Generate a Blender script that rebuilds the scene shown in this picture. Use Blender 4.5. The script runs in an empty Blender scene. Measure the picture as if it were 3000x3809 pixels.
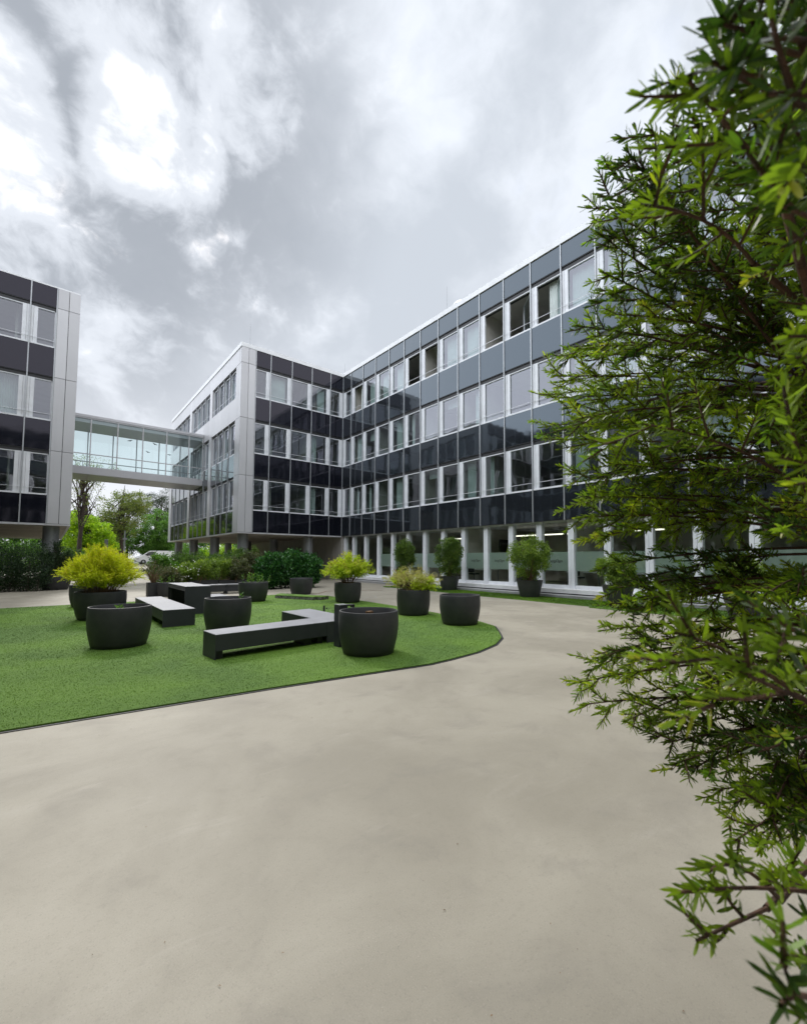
import bpy, math, random
import numpy as np
from mathutils import Vector, Matrix
random.seed(7); rng = np.random.default_rng(11)
SC = bpy.context.scene; COL = SC.collection
R_ = math.radians

# ---------------------------------------------------------------- camera
EYE = 1.6; FPX = 1613.7; CX = 1535.6; CY = 1990.0
YAW, PITCH, ROLL = R_(39.897), R_(3.2145), R_(0.238)
Fv = Vector((math.sin(YAW)*math.cos(PITCH), math.cos(YAW)*math.cos(PITCH), math.sin(PITCH)))
Rv = Vector((math.cos(YAW), -math.sin(YAW), 0)); Uv = Rv.cross(Fv)
R2 = Rv*math.cos(ROLL)+Uv*math.sin(ROLL); U2 = -Rv*math.sin(ROLL)+Uv*math.cos(ROLL)
cd = bpy.data.cameras.new("camera"); cam = bpy.data.objects.new("camera", cd); COL.objects.link(cam)
M = Matrix.Identity(4)
for i in range(3):
    M[i][0] = R2[i]; M[i][1] = U2[i]; M[i][2] = -Fv[i]
M.translation = (0, 0, EYE)
cam.matrix_world = M
cd.sensor_fit = 'HORIZONTAL'; cd.sensor_width = 36; cd.lens = 36*FPX/3000
cd.shift_x = (1500-CX)/3000; cd.shift_y = (CY-1904.5)/3000
cd.clip_start = 0.05; cd.clip_end = 2000
cd.dof.use_dof = True; cd.dof.focus_distance = 11; cd.dof.aperture_fstop = 9
SC.camera = cam
def ray(px, py):                      # direction of a photograph pixel (3000 x 3809), unit length
    v = Fv*FPX + R2*(px-CX) - U2*(py-CY)
    return v.normalized()

# ---------------------------------------------------------------- sky and sun
SUN = ray(490, 385)
el = math.asin(SUN.z); az = math.atan2(SUN.x, SUN.y)
W = bpy.data.worlds.new("World"); SC.world = W; W.use_nodes = True
nt = W.node_tree; nt.nodes.clear()
class NT:
    def __init__(s, nt): s.nt = nt
    def n(s, typ, ins=None, **kw):
        nd = s.nt.nodes.new(typ)
        for k, v in kw.items(): setattr(nd, k, v)
        for k, v in (ins or {}).items():
            if isinstance(v, bpy.types.NodeSocket): s.nt.links.new(v, nd.inputs[k])
            else: nd.inputs[k].default_value = v
        return nd
    def math(s, op, a, b=0.0, c=0.0, clamp=False):
        return s.n('ShaderNodeMath', {0: a, 1: b, 2: c}, operation=op, use_clamp=clamp).outputs[0]
    def vm(s, op, a, b=(0, 0, 0)):
        nd = s.n('ShaderNodeVectorMath', {0: a, 1: b}, operation=op)
        return nd.outputs['Value'] if op in ('DOT_PRODUCT', 'LENGTH') else nd.outputs[0]
    def noise(s, vec, scale, detail=4, rough=.5, dist=0, out='Fac'):
        return s.n('ShaderNodeTexNoise', {'Vector': vec, 'Scale': scale, 'Detail': detail, 'Roughness': rough, 'Distortion': dist}).outputs[out]
    def ss(s, x, a, b, lo=0.0, hi=1.0):
        return s.n('ShaderNodeMapRange', {0: x, 1: a, 2: b, 3: lo, 4: hi}, interpolation_type='SMOOTHSTEP').outputs[0]
    def mix(s, f, a, b, bt='MIX'):
        nd = s.n('ShaderNodeMix', data_type='RGBA', blend_type=bt)
        for k, v in ((0, f), (6, a), (7, b)):
            if isinstance(v, bpy.types.NodeSocket): s.nt.links.new(v, nd.inputs[k])
            else: nd.inputs[k].default_value = v if k == 0 else (v if len(v) == 4 else (*v, 1))
        return nd.outputs[2]
g = NT(nt)
sky = g.n('ShaderNodeTexSky', sky_type='NISHITA', sun_disc=False, sun_elevation=el, sun_rotation=az, air_density=1, dust_density=2)
skyc = g.mix(1.0, sky.outputs[0], (.10, .10, .10), 'MULTIPLY')
D = g.n('ShaderNodeTexCoord').outputs['Generated']
sx = g.n('ShaderNodeSeparateXYZ', {0: D})
inv = g.math('DIVIDE', 1.0, g.math('ADD', g.math('MAXIMUM', sx.outputs[2], 0.0), 0.28))
P = g.vm('MULTIPLY', g.vm('ADD', D, g.n('ShaderNodeCombineXYZ', {0: g.math('MULTIPLY', sx.outputs[0], g.math('MULTIPLY', inv, .22)), 1: g.math('MULTIPLY', sx.outputs[1], g.math('MULTIPLY', inv, .22)), 2: 0.0}).outputs[0]), (1.75, 1.75, 2.3))
warp = g.vm('ADD', P, g.vm('MULTIPLY', g.vm('SUBTRACT', g.noise(P, 1.7, 4, .55, 0, 'Color'), (.5, .5, .5)), (.34, .34, .34)))
nL = g.noise(warp, 1.15, 3, .5)
nM = g.noise(warp, 2.4, 9, .56, .15)
nF = g.noise(warp, 6.5, 8, .6, .1)
def blob(px, py, deg_in, deg_out):
    d = ray(px, py)
    return g.ss(g.vm('DOT_PRODUCT', g.vm('NORMALIZE', D), tuple(d)), math.cos(R_(deg_out)), math.cos(R_(deg_in)))
soft = g.math('ADD', g.math('MULTIPLY', nL, .50), g.math('ADD', g.math('MULTIPLY', nM, .32), g.math('MULTIPLY', nF, .18)))
base = g.mix(g.ss(soft, .38, .62), (.43, .465, .515), (.625, .66, .715))
region = g.math('MAXIMUM', blob(300, 420, 8, 30), g.math('MULTIPLY', blob(330, 1250, 4, 20), .7))
rag = g.math('ADD', g.math('MULTIPLY', nM, .66), g.math('MULTIPLY', nF, .34))
bright = g.math('MAXIMUM', blob(540, 520, 1.2, 7), g.math('MULTIPLY', blob(-60, 330, 1, 7), .8))
for q in ((400, 100, .34, 6), (870, 360, .42, 7), (420, 1330, .40, 8), (20, 900, .42, 7), (690, 580, .8, 5)):
    bright = g.math('MAXIMUM', bright, g.math('MULTIPLY', blob(q[0], q[1], 1, q[3]), q[2]))
ragb = g.math('ADD', rag, g.math('MULTIPLY', g.math('SUBTRACT', bright, .44), .34))
ragc = g.mix(g.ss(ragb, .36, .54), (.25, .272, .308), (.54, .57, .62))
ragc = g.mix(g.ss(ragb, .54, .67), ragc, (.86, .87, .88))
clouds = g.mix(g.math('MULTIPLY', region, .85), base, ragc)
hor = g.ss(sx.outputs[2], 0.0, .48, .80, 0.0)
clouds = g.mix(hor, clouds, (.68, .70, .745))
thin = g.math('MULTIPLY', g.ss(nM, .60, .74), .25)
final = g.mix(thin, clouds, g.mix(1.0, skyc, (.2, .2, .2), 'ADD'))
up = g.ss(sx.outputs[2], .84, .95)          # the overcast is brightest overhead, out of view, raised to light the ground
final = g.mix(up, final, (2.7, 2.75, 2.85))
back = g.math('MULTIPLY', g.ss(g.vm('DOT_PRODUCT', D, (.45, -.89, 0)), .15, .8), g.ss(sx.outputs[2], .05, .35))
final = g.mix(back, final, (.95, .97, 1.02))  # unseen sky behind the camera, brightened to light the wing fronts
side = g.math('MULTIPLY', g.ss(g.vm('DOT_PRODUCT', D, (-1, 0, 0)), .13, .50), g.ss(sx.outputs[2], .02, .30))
final = g.mix(side, final, (1.50, 1.58, 1.70))         # unseen western sky, brightened to light the long block's frames
below = g.ss(sx.outputs[2], -.02, -.2)
final = g.mix(below, final, (.25, .26, .24))
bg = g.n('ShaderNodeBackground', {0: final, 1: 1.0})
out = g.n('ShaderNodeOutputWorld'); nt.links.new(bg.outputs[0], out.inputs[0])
sl = bpy.data.lights.new("sun", 'SUN'); sl.energy = 1.5; sl.angle = R_(10); sl.color = (1, .96, .9)
so = bpy.data.objects.new("sun", sl); COL.objects.link(so)
so.rotation_euler = SUN.to_track_quat('Z', 'Y').to_euler(); so.location = (0, 0, 40)
vs = SC.view_settings; vs.view_transform = 'Standard'; vs.look = 'None'; vs.exposure = 0.60; vs.gamma = 1; vs.use_curve_mapping = False
SC.cycles.max_bounces = 7; SC.cycles.diffuse_bounces = 3; SC.cycles.glossy_bounces = 4; SC.cycles.transmission_bounces = 4
SC.cycles.transparent_max_bounces = 24; SC.cycles.sample_clamp_indirect = 4
SC.cycles.caustics_reflective = False; SC.cycles.caustics_refractive = False
try: SC.cycles.use_denoising = True
except Exception: pass

# ---------------------------------------------------------------- materials
MATS = {}
def mat(name):
    m = bpy.data.materials.new(name); m.use_nodes = True; m.node_tree.nodes.clear(); MATS[name] = m
    return m, NT(m.node_tree)
def done(g, sh):
    o = g.n('ShaderNodeOutputMaterial'); g.nt.links.new(sh, o.inputs[0])
def pbr(name, col, rough=.5, metal=0.0, ior=1.5, var=.06, vscale=1.5, bump=0.0, bscale=60, col2=None, streak=0.0, spec=.5):
    m, g = mat(name)
    P = g.n('ShaderNodeTexCoord').outputs['Object']
    nz = g.noise(P, vscale, 6, .6)
    c2 = col2 or tuple(c*(1-var*2.2) for c in col)
    c = g.mix(g.ss(nz, .3, .7), c2, col)
    if streak:
        st = g.noise(g.vm('MULTIPLY', P, (7, 7, .35)), 1.0, 5, .6)
        c = g.mix(g.math('MULTIPLY', g.ss(st, .52, .75), streak), c, tuple(x*.6 for x in col))
    if name in ('spandrel_glass', 'spandrel_shade', 'alu_panel', 'wall_panel', 'soffit', 'alu_fin'):
        isl = g.n('ShaderNodeNewGeometry').outputs['Random Per Island']; c = g.mix(g.math('MULTIPLY', isl, .22), c, tuple(x*.35 for x in col))
    ins0 = {'Specular Tint': (.72, .86, 1.0, 1)} if name == 'spandrel_glass' else {'Specular Tint': (.90, .86, 1.0, 1)} if name == 'spandrel_shade' else {}
    ins = {**ins0, 'Base Color': c, 'Roughness': g.math('ADD', rough-.05, g.math('MULTIPLY', nz, .1)), 'Metallic': metal, 'IOR': ior}
    b = g.n('ShaderNodeBsdfPrincipled', ins)
    if bump:
        bp = g.n('ShaderNodeBump', {'Height': g.noise(P, bscale, 4, .6), 'Strength': bump, 'Distance': .01})
        g.nt.links.new(bp.outputs[0], b.inputs['Normal'])
    if name.startswith('spandrel'):
        bp = g.n('ShaderNodeBump', {'Height': g.noise(P, .9, 2, .4), 'Strength': .35, 'Distance': .02}); g.nt.links.new(bp.outputs[0], b.inputs['Normal'])
    done(g, b.outputs[0]); return m
pbr('alu_white', (.84, .86, .90), .38, 0.0, streak=.10)
pbr('alu_panel', (.62, .62, .64), .33, .2, var=.03, vscale=.4, streak=.12)
pbr('alu_fin', (.50, .52, .54), .35, .5)
pbr('alu_dark', (.035, .036, .04), .5)
pbr('coping', (.82, .83, .85), .4, 0, streak=.1)
pbr('spandrel_glass', (.018, .021, .025), .045, 0, 1.85, var=.02)
pbr('spandrel_shade', (.008, .009, .014), .06, 0, 1.5, var=.02)  # spandrel glass copy, darkened in colour for the wing fronts' dark reflections
pbr('white_ledge', (.80, .80, .80), .5, var=.08, streak=.2)
pbr('grey_stone', (.34, .34, .34), .7, bump=.3, var=.12)
pbr('soffit', (.62, .57, .50), .7, var=.12, vscale=2.5, bump=.2, bscale=20)
pbr('column_grey', (.33, .34, .35), .33, .5, streak=.15)
pbr('wall_panel', (.36, .34, .31), .6, var=.06, vscale=.5)
pbr('inner_wall', (.72, .69, .62), .8)
pbr('inner_ceiling', (.62, .61, .58), .8)
pbr('inner_floor', (.28, .26, .24), .6)
pbr('curtain', (.74, .80, .78), .8, var=.08)
pbr('pot', (.026, .027, .030), .55, bump=.25, bscale=180, var=.22, vscale=3.5, col2=(.040, .040, .041))
pbr('pot_taper', (.050, .051, .055), .6, bump=.2, bscale=150, var=.12)
pbr('soil', (.035, .026, .018), .95, bump=1.0, bscale=60, var=.3, vscale=20)
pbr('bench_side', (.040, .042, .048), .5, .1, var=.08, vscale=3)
pbr('bench_top', (.27, .275, .30), .42, .15, var=.07, vscale=2.5, bump=.1, bscale=200)  # bench metal again, lightened in colour for the sky's sheen on tops
pbr('black', (.012, .012, .013), .5)
pbr('steel', (.28, .29, .30), .4, .7)
pbr('bark', (.075, .055, .042), .9, bump=.8, bscale=40, var=.3, vscale=8)
pbr('bark_red', (.13, .065, .04), .8, bump=.6, bscale=120, var=.3, vscale=30)
pbr('stem_tan', (.20, .12, .06), .8, var=.2)
pbr('paint_white', (.85, .86, .88), .2, 0, var=.02)
pbr('paint_silver', (.42, .43, .44), .25, .5, var=.02)
pbr('car_glass', (.01, .012, .015), .05, 0, 1.7)
pbr('tyre', (.02, .02, .02), .8)
pbr('emblem_blue', (.02, .04, .20), .4)
pbr('asphalt', (.10, .10, .10), .85, bump=.4, bscale=80)
pbr('old_turf_side', (.03, .028, .02), .95, bump=1, bscale=50, col2=(.25, .25, .22), vscale=16)
pbr('drain_rust', (.16, .10, .07), .8)
pbr('wood', (.25, .13, .07), .5)
pbr('flower_white', (.7, .7, .66), .7)
pbr('dry_leaf', (.22, .12, .05), .9, var=.3, vscale=9)
pbr('roof_grey', (.25, .25, .25), .8)
pbr('lamp_tube', (.60, .60, .52), .5)
b_ = [n for n in MATS['lamp_tube'].node_tree.nodes if n.type == 'BSDF_PRINCIPLED'][0]; b_.inputs['Emission Color'].default_value = (1, .96, .82, 1); b_.inputs['Emission Strength'].default_value = 1.3
pbr('headlamp', (.60, .60, .58), .2)

# window glass: tinted, partly mirroring, the same from either side
def schlick(g, r0):
    ge = g.n('ShaderNodeNewGeometry'); f = g.math('ABSOLUTE', g.vm('DOT_PRODUCT', ge.outputs['Incoming'], ge.outputs['Normal']))
    return g.math('ADD', r0, g.math('MULTIPLY', 1-r0, g.math('POWER', g.math('SUBTRACT', 1.0, f, 0, True), 5.0)), 0, True)
m, g = mat('window_glass')
fr = schlick(g, .17)
gl = g.n('ShaderNodeBsdfGlossy', {'Color': (.88, .90, 1.0, 1), 'Roughness': .012})
wp = g.n('ShaderNodeTexCoord').outputs['Object']; rnd = g.n('ShaderNodeObjectInfo').outputs['Random']
bp = g.n('ShaderNodeBump', {'Height': g.noise(g.vm('ADD', wp, g.n('ShaderNodeCombineXYZ', {0: g.math('MULTIPLY', rnd, 40.0), 1: 0.0, 2: 0.0}).outputs[0]), .7, 2, .4), 'Strength': .4, 'Distance': .02}); g.nt.links.new(bp.outputs[0], gl.inputs['Normal'])
tr = g.n('ShaderNodeBsdfTransparent', {'Color': (.60, .68, .66, 1)})
mx = g.n('ShaderNodeMixShader', {0: fr, 1: tr.outputs[0], 2: gl.outputs[0]}); done(g, mx.outputs[0])
m, g = mat('shop_glass')
fr = schlick(g, .075)
gl = g.n('ShaderNodeBsdfGlossy', {'Color': (.9, .95, .95, 1), 'Roughness': .01})
tr = g.n('ShaderNodeBsdfTransparent', {'Color': (.86, .91, .87, 1)})
mx = g.n('ShaderNodeMixShader', {0: fr, 1: tr.outputs[0], 2: gl.outputs[0]}); done(g, mx.outputs[0])
m, g = mat('bridge_glass')
fr = schlick(g, .06)
gl = g.n('ShaderNodeBsdfGlossy', {'Color': (.9, 1, 1, 1), 'Roughness': .01})
tr = g.n('ShaderNodeBsdfTransparent', {'Color': (.86, .93, .93, 1)})
mx = g.n('ShaderNodeMixShader', {0: fr, 1: tr.outputs[0], 2: gl.outputs[0]}); done(g, mx.outputs[0])
m, g = mat('frosted')
df = g.n('ShaderNodeBsdfDiffuse', {'Color': (.66, .74, .69, 1)}); tl = g.n('ShaderNodeBsdfTranslucent', {'Color': (.6, .72, .68, 1)})
a = g.n('ShaderNodeMixShader', {0: .5, 1: df.outputs[0], 2: tl.outputs[0]})
tr = g.n('ShaderNodeBsdfTransparent', {'Color': (.8, .9, .86, 1)})
mx = g.n('ShaderNodeMixShader', {0: .4, 1: a.outputs[0], 2: tr.outputs[0]}); done(g, mx.outputs[0])

# paving: pale resin bound concrete with stains, speckle and faint scratches
m, g = mat('paving')
P = g.n('ShaderNodeTexCoord').outputs['Object']
n1 = g.noise(P, .55, 6, .6, .4); n2 = g.noise(P, 2.2, 6, .6, .6); n3 = g.noise(P, 140, 3, .7); n4 = g.noise(g.vm('MULTIPLY', P, (1, 3.4, 1)), 1.2, 7, .65, .8)
c = g.mix(g.ss(n1, .32, .68), (.220, .200, .156), (.296, .272, .217))
c = g.mix(g.math('MULTIPLY', g.ss(n2, .50, .72), .35), c, (.17, .155, .13))
c = g.mix(g.math('MULTIPLY', g.ss(n4, .55, .75), .35), c, (.34, .312, .262))
n5 = g.noise(P, 34, 4, .7)
c = g.mix(g.math('MULTIPLY', g.ss(n5, .52, .70), .22), c, (.15, .135, .11))
c = g.mix(g.math('MULTIPLY', g.ss(n3, .56, .70), .5), c, (.14, .125, .105))
c = g.mix(g.math('MULTIPLY', g.ss(n3, .40, .28), .4), c, (.42, .39, .34))
b = g.n('ShaderNodeBsdfPrincipled', {'Base Color': c, 'Roughness': g.math('ADD', .48, g.math('MULTIPLY', n2, .22)), 'IOR': 1.45})
bp = g.n('ShaderNodeBump', {'Height': g.math('ADD', n3, g.math('MULTIPLY', n2, .6)), 'Strength': .35, 'Distance': .004}); g.nt.links.new(bp.outputs[0], b.inputs['Normal'])
done(g, b.outputs[0])

m, g = mat('turf')
P = g.n('ShaderNodeTexCoord').outputs['Object']
n1 = g.noise(P, .45, 6, .6, .3); n3 = g.noise(P, 90, 4, .75)
c = g.mix(g.ss(n1, .36, .62), (.060, .130, .008), (.125, .232, .012))
c = g.mix(g.ss(n3, .35, .65), tuple([.062, .145, .010]), c)
b = g.n('ShaderNodeBsdfPrincipled', {'Base Color': c, 'Roughness': .85})
bp = g.n('ShaderNodeBump', {'Height': n3, 'Strength': .9, 'Distance': .02}); g.nt.links.new(bp.outputs[0], b.inputs['Normal'])
done(g, b.outputs[0])
m, g = mat('lawn')
P = g.n('ShaderNodeTexCoord').outputs['Object']
n1 = g.noise(P, .2, 5, .6); n3 = g.noise(P, 8, 4, .75)
c = g.mix(n1, (.05, .09, .02), (.12, .17, .05)); c = g.mix(g.ss(n3, .35, .65), (.03, .05, .015), c)
done(g, g.n('ShaderNodeBsdfPrincipled', {'Base Color': c, 'Roughness': .9}).outputs[0])

def leafmat(name, a, b, c3=None, trans=.35, rough=.45, tcol=None):
    """leaf colour runs a..b with the random 'tint' every leaf carries; c3 = the rare third colour"""
    m, g = mat(name)
    t = g.n('ShaderNodeAttribute', attribute_name='tint', attribute_type='GEOMETRY').outputs['Fac']
    c = g.mix(g.ss(t, .0, .8), a, b)
    if name == 'turf_blade': c = g.mix(g.ss(g.noise(g.n('ShaderNodeTexCoord').outputs['Object'], .45, 6, .6, .3), .34, .64), tuple(x*.55 for x in a), c)
    if c3: c = g.mix(g.ss(t, .86, 1.0), c, c3)
    p = g.n('ShaderNodeBsdfPrincipled', {'Base Color': c, 'Roughness': rough, 'IOR': 1.4})
    tl = g.n('ShaderNodeBsdfTranslucent', {'Color': g.mix(1.0, c, tcol or (1.25, 1.38, .55), 'MULTIPLY')})
    mx = g.n('ShaderNodeMixShader', {0: trans, 1: p.outputs[0], 2: tl.outputs[0]})
    done(g, mx.outputs[0]); return m
leafmat('yew_leaf', (.030, .064, .012), (.225, .320, .026), (.44, .50, .04), .50, .38)
leafmat('yew_fresh', (.13, .25, .025), (.26, .38, .04), (.44, .44, .05), .45, .4)
leafmat('golden_leaf', (.36, .40, .02), (.66, .68, .03), (.62, .45, .10), .40)
leafmat('golden_green', (.32, .42, .03), (.60, .68, .06), (.45, .28, .14), .40)
leafmat('dry_stalk', (.34, .32, .10), (.52, .48, .20), (.32, .18, .12), .3)
leafmat('conifer_leaf', (.05, .10, .02), (.15, .24, .04), (.26, .34, .05), .30)
leafmat('conifer_dark', (.035, .085, .018), (.11, .20, .035), (.12, .18, .03), .28)
leafmat('conifer_light', (.09, .155, .025), (.22, .32, .05), (.32, .40, .07), .35)
leafmat('laurel_leaf', (.014, .065, .018), (.045, .15, .03), (.10, .24, .05), .20, .3)
leafmat('hedge_leaf', (.014, .035, .014), (.035, .07, .025), (.06, .11, .03), .2)
leafmat('grey_shrub', (.06, .075, .035), (.12, .14, .06), (.20, .14, .09), .25)
leafmat('maple_leaf', (.20, .34, .02), (.42, .58, .04), (.55, .66, .07), .5)
leafmat('oak_leaf', (.05, .13, .022), (.13, .27, .04), (.20, .36, .07), .35)
leafmat('pine_leaf', (.020, .040, .020), (.05, .08, .03), (.08, .11, .04), .15)
leafmat('sparse_leaf', (.10, .14, .03), (.20, .24, .06), (.24, .18, .08), .4)
leafmat('sprout', (.07, .16, .03), (.14, .28, .05), (.25, .36, .08), .4)
leafmat('turf_blade', (.085, .172, .008), (.125, .232, .012), (.18, .30, .03), .25, .6)

# ---------------------------------------------------------------- building helpers
def tag(o, label=None, cat=None, group=None, kind=None):
    if label: o['label'] = label
    if cat: o['category'] = cat
    if group: o['group'] = group
    if kind: o['kind'] = kind
    return o
def thing(name, label, cat, loc=(0, 0, 0), group=None):
    o = bpy.data.objects.new(name, None); COL.objects.link(o); o.location = loc; o.empty_display_size = .2
    return tag(o, label, cat, group)
def rootloc(o):
    v = Vector((0, 0, 0))
    while o is not None: v = v + Vector(o.location); o = o.parent
    return v
def raw(name, V, F, material, parent=None, loc=None, smooth=False, tint=None):
    """one mesh object from world-space vertices"""
    me = bpy.data.meshes.new(name)
    V = np.asarray(V, dtype=np.float64)
    org = rootloc(parent) if parent is not None else Vector(loc or (0, 0, 0))
    V = V - np.array(org)
    if isinstance(F, np.ndarray):
        n, k = F.shape
        me.vertices.add(len(V)); me.vertices.foreach_set('co', V.astype(np.float32).ravel())
        me.loops.add(n*k); me.loops.foreach_set('vertex_index', F.astype(np.int32).ravel())
        me.polygons.add(n); me.polygons.foreach_set('loop_start', np.arange(0, n*k, k, dtype=np.int32))
        try: me.polygons.foreach_set('loop_total', np.full(n, k, dtype=np.int32))
        except Exception: pass
        me.update(calc_edges=True); me.validate()
    else:
        me.from_pydata([tuple(v) for v in V], [], F)
    if tint is not None:
        at = me.attributes.new('tint', 'FLOAT', 'FACE'); at.data.foreach_set('value', tint.astype(np.float32))
    me.materials.append(MATS[material])
    if smooth: me.polygons.foreach_set('use_smooth', np.ones(len(me.polygons), dtype=bool))
    o = bpy.data.objects.new(name, me); COL.objects.link(o)
    if parent is not None: o.parent = parent
    else: o.location = org
    return o
class MB:
    def __init__(s, T=None):
        s.V = []; s.F = []; s.T = T or (lambda a, b, c: (a, b, c))
        o = Vector(s.T(0, 0, 0)); ax = [Vector(s.T(*e))-o for e in ((1, 0, 0), (0, 1, 0), (0, 0, 1))]
        s.flip = ax[0].cross(ax[1]).dot(ax[2]) < 0
    def face(s, idx): s.F.append(tuple(reversed(idx)) if s.flip else tuple(idx))
    def box(s, a0, a1, b0, b1, c0, c1):
        k = len(s.V)
        for c in (c0, c1):
            for a, b in ((a0, b0), (a1, b0), (a1, b1), (a0, b1)): s.V.append(s.T(a, b, c))
        for q in ((3, 2, 1, 0), (4, 5, 6, 7), (0, 1, 5, 4), (1, 2, 6, 5), (2, 3, 7, 6), (3, 0, 4, 7)): s.face([k+i for i in q])
        return s
    def quad(s, *p):
        k = len(s.V); s.V += [s.T(*q) for q in p]; s.face([k+i for i in range(len(p))]); return s
    def prism(s, poly, z0, z1):
        k = len(s.V); n = len(poly)
        s.V += [s.T(x, y, z0) for x, y in poly]+[s.T(x, y, z1) for x, y in poly]
        s.face([k+i for i in range(n)][::-1]); s.face([k+n+i for i in range(n)])
        for i in range(n): s.face([k+i, k+(i+1) % n, k+n+(i+1) % n, k+n+i])
        return s
    def tube(s, pts, rad, seg=8, cap=True):
        pts = [Vector(p) for p in pts]; rad = [rad]*len(pts) if not hasattr(rad, '__len__') else rad
        k = len(s.V); ref = Vector((0, 0, 1))
        for i, p in enumerate(pts):
            d = (pts[min(i+1, len(pts)-1)]-pts[max(i-1, 0)]).normalized()
            r = Vector((1, 0, 0)) if abs(d.z) > .95 else ref
            a = d.cross(r).normalized(); b = d.cross(a)
            for j in range(seg):
                t = 2*math.pi*j/seg
                s.V.append(s.T(*(p+(a*math.cos(t)+b*math.sin(t))*rad[i])))
        for i in range(len(pts)-1):
            for j in range(seg):
                q = [k+i*seg+j, k+(i+1)*seg+j, k+(i+1)*seg+(j+1) % seg, k+i*seg+(j+1) % seg]
                s.face(q)
        if cap:
            s.face([k+j for j in range(seg)][::-1][::-1]); e = k+(len(pts)-1)*seg; s.face([e+j for j in range(seg)][::-1])
        return s
    def lathe(s, prof, c=(0, 0), seg=40):
        k = len(s.V); n = len(prof)
        for r, z in prof:
            for j in range(seg):
                t = 2*math.pi*j/seg; s.V.append(s.T(c[0]+r*math.cos(t), c[1]+r*math.sin(t), z))
        for i in range(n-1):
            for j in range(seg):
                s.face([k+i*seg+j, k+i*seg+(j+1) % seg, k+(i+1)*seg+(j+1) % seg, k+(i+1)*seg+j])
        return s
    def build(s, name, material, parent=None, smooth=False, bevel=0, loc=None):
        o = raw(name, s.V, s.F, material, parent, loc, False)
        if smooth:
            me = o.data; me.polygons.foreach_set('use_smooth', np.ones(len(me.polygons), dtype=bool))
            try: me.set_sharp_from_angle(angle=R_(50))
            except Exception: pass
        if bevel:
            b = o.modifiers.new('bevel', 'BEVEL'); b.width = bevel; b.segments = 2; b.limit_method = 'ANGLE'; b.angle_limit = R_(40)
        return o

def gz(y):                                     # the ground rises gently behind the buildings
    t = min(max((y-52)/22, 0), 1); return .75*t*t*(3-2*t)

# ---------------------------------------------------------------- ground
xs = [-400, -120, -60, -30, 0, 30, 60, 120, 400]; ys = [-300, -60, 0, 52, 54, 57, 60, 63, 66, 69, 72, 74, 120, 400]
V = [(x, y, gz(y)) for y in ys for x in xs]; nx = len(xs)
Fq = [(j*nx+i, j*nx+i+1, (j+1)*nx+i+1, (j+1)*nx+i) for j in range(len(ys)-1) for i in range(nx-1)]
tag(raw('ground', V, Fq, 'paving'), kind='structure')
def strip(name, material, x0, x1, y0, y1, dz):
    yy = sorted({y0, y1, *[y for y in ys if y0 < y < y1]}); n = len(yy)
    V = [(x, y, gz(y)+dz) for y in yy for x in (x0, x1)]
    return tag(raw(name, V, [(2*i, 2*i+1, 2*i+3, 2*i+2) for i in range(n-1)], material), kind='structure')
strip('lawn', 'lawn', -300, 300, 77, 390, .004)
strip('road', 'asphalt', -200, 200, 72, 77, .004)
# ---------------------------------------------------------------- facade kit
X0, Y0 = 17.18, 29.14; Z = [0, 3.35, 4.83, 7.15, 8.71, 11.03, 12.60, 14.77, 15.86]; ZT = 16.14
BAY, BAY1 = 1.6086, 1.21
MIR = lambda T: (lambda u, n, z: (10.11-T(u, n, z)[0], T(u, n, z)[1], z))
T_main = lambda u, n, z: (X0-n, Y0-u, z)
T_wing = lambda u, n, z: (X0-u, Y0-n, z)
T_side = lambda u, n, z: (9.35-n, Y0+u, z)
XE = [1.13, 2.695, 4.26, 5.825, 6.865, 7.83]

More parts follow.
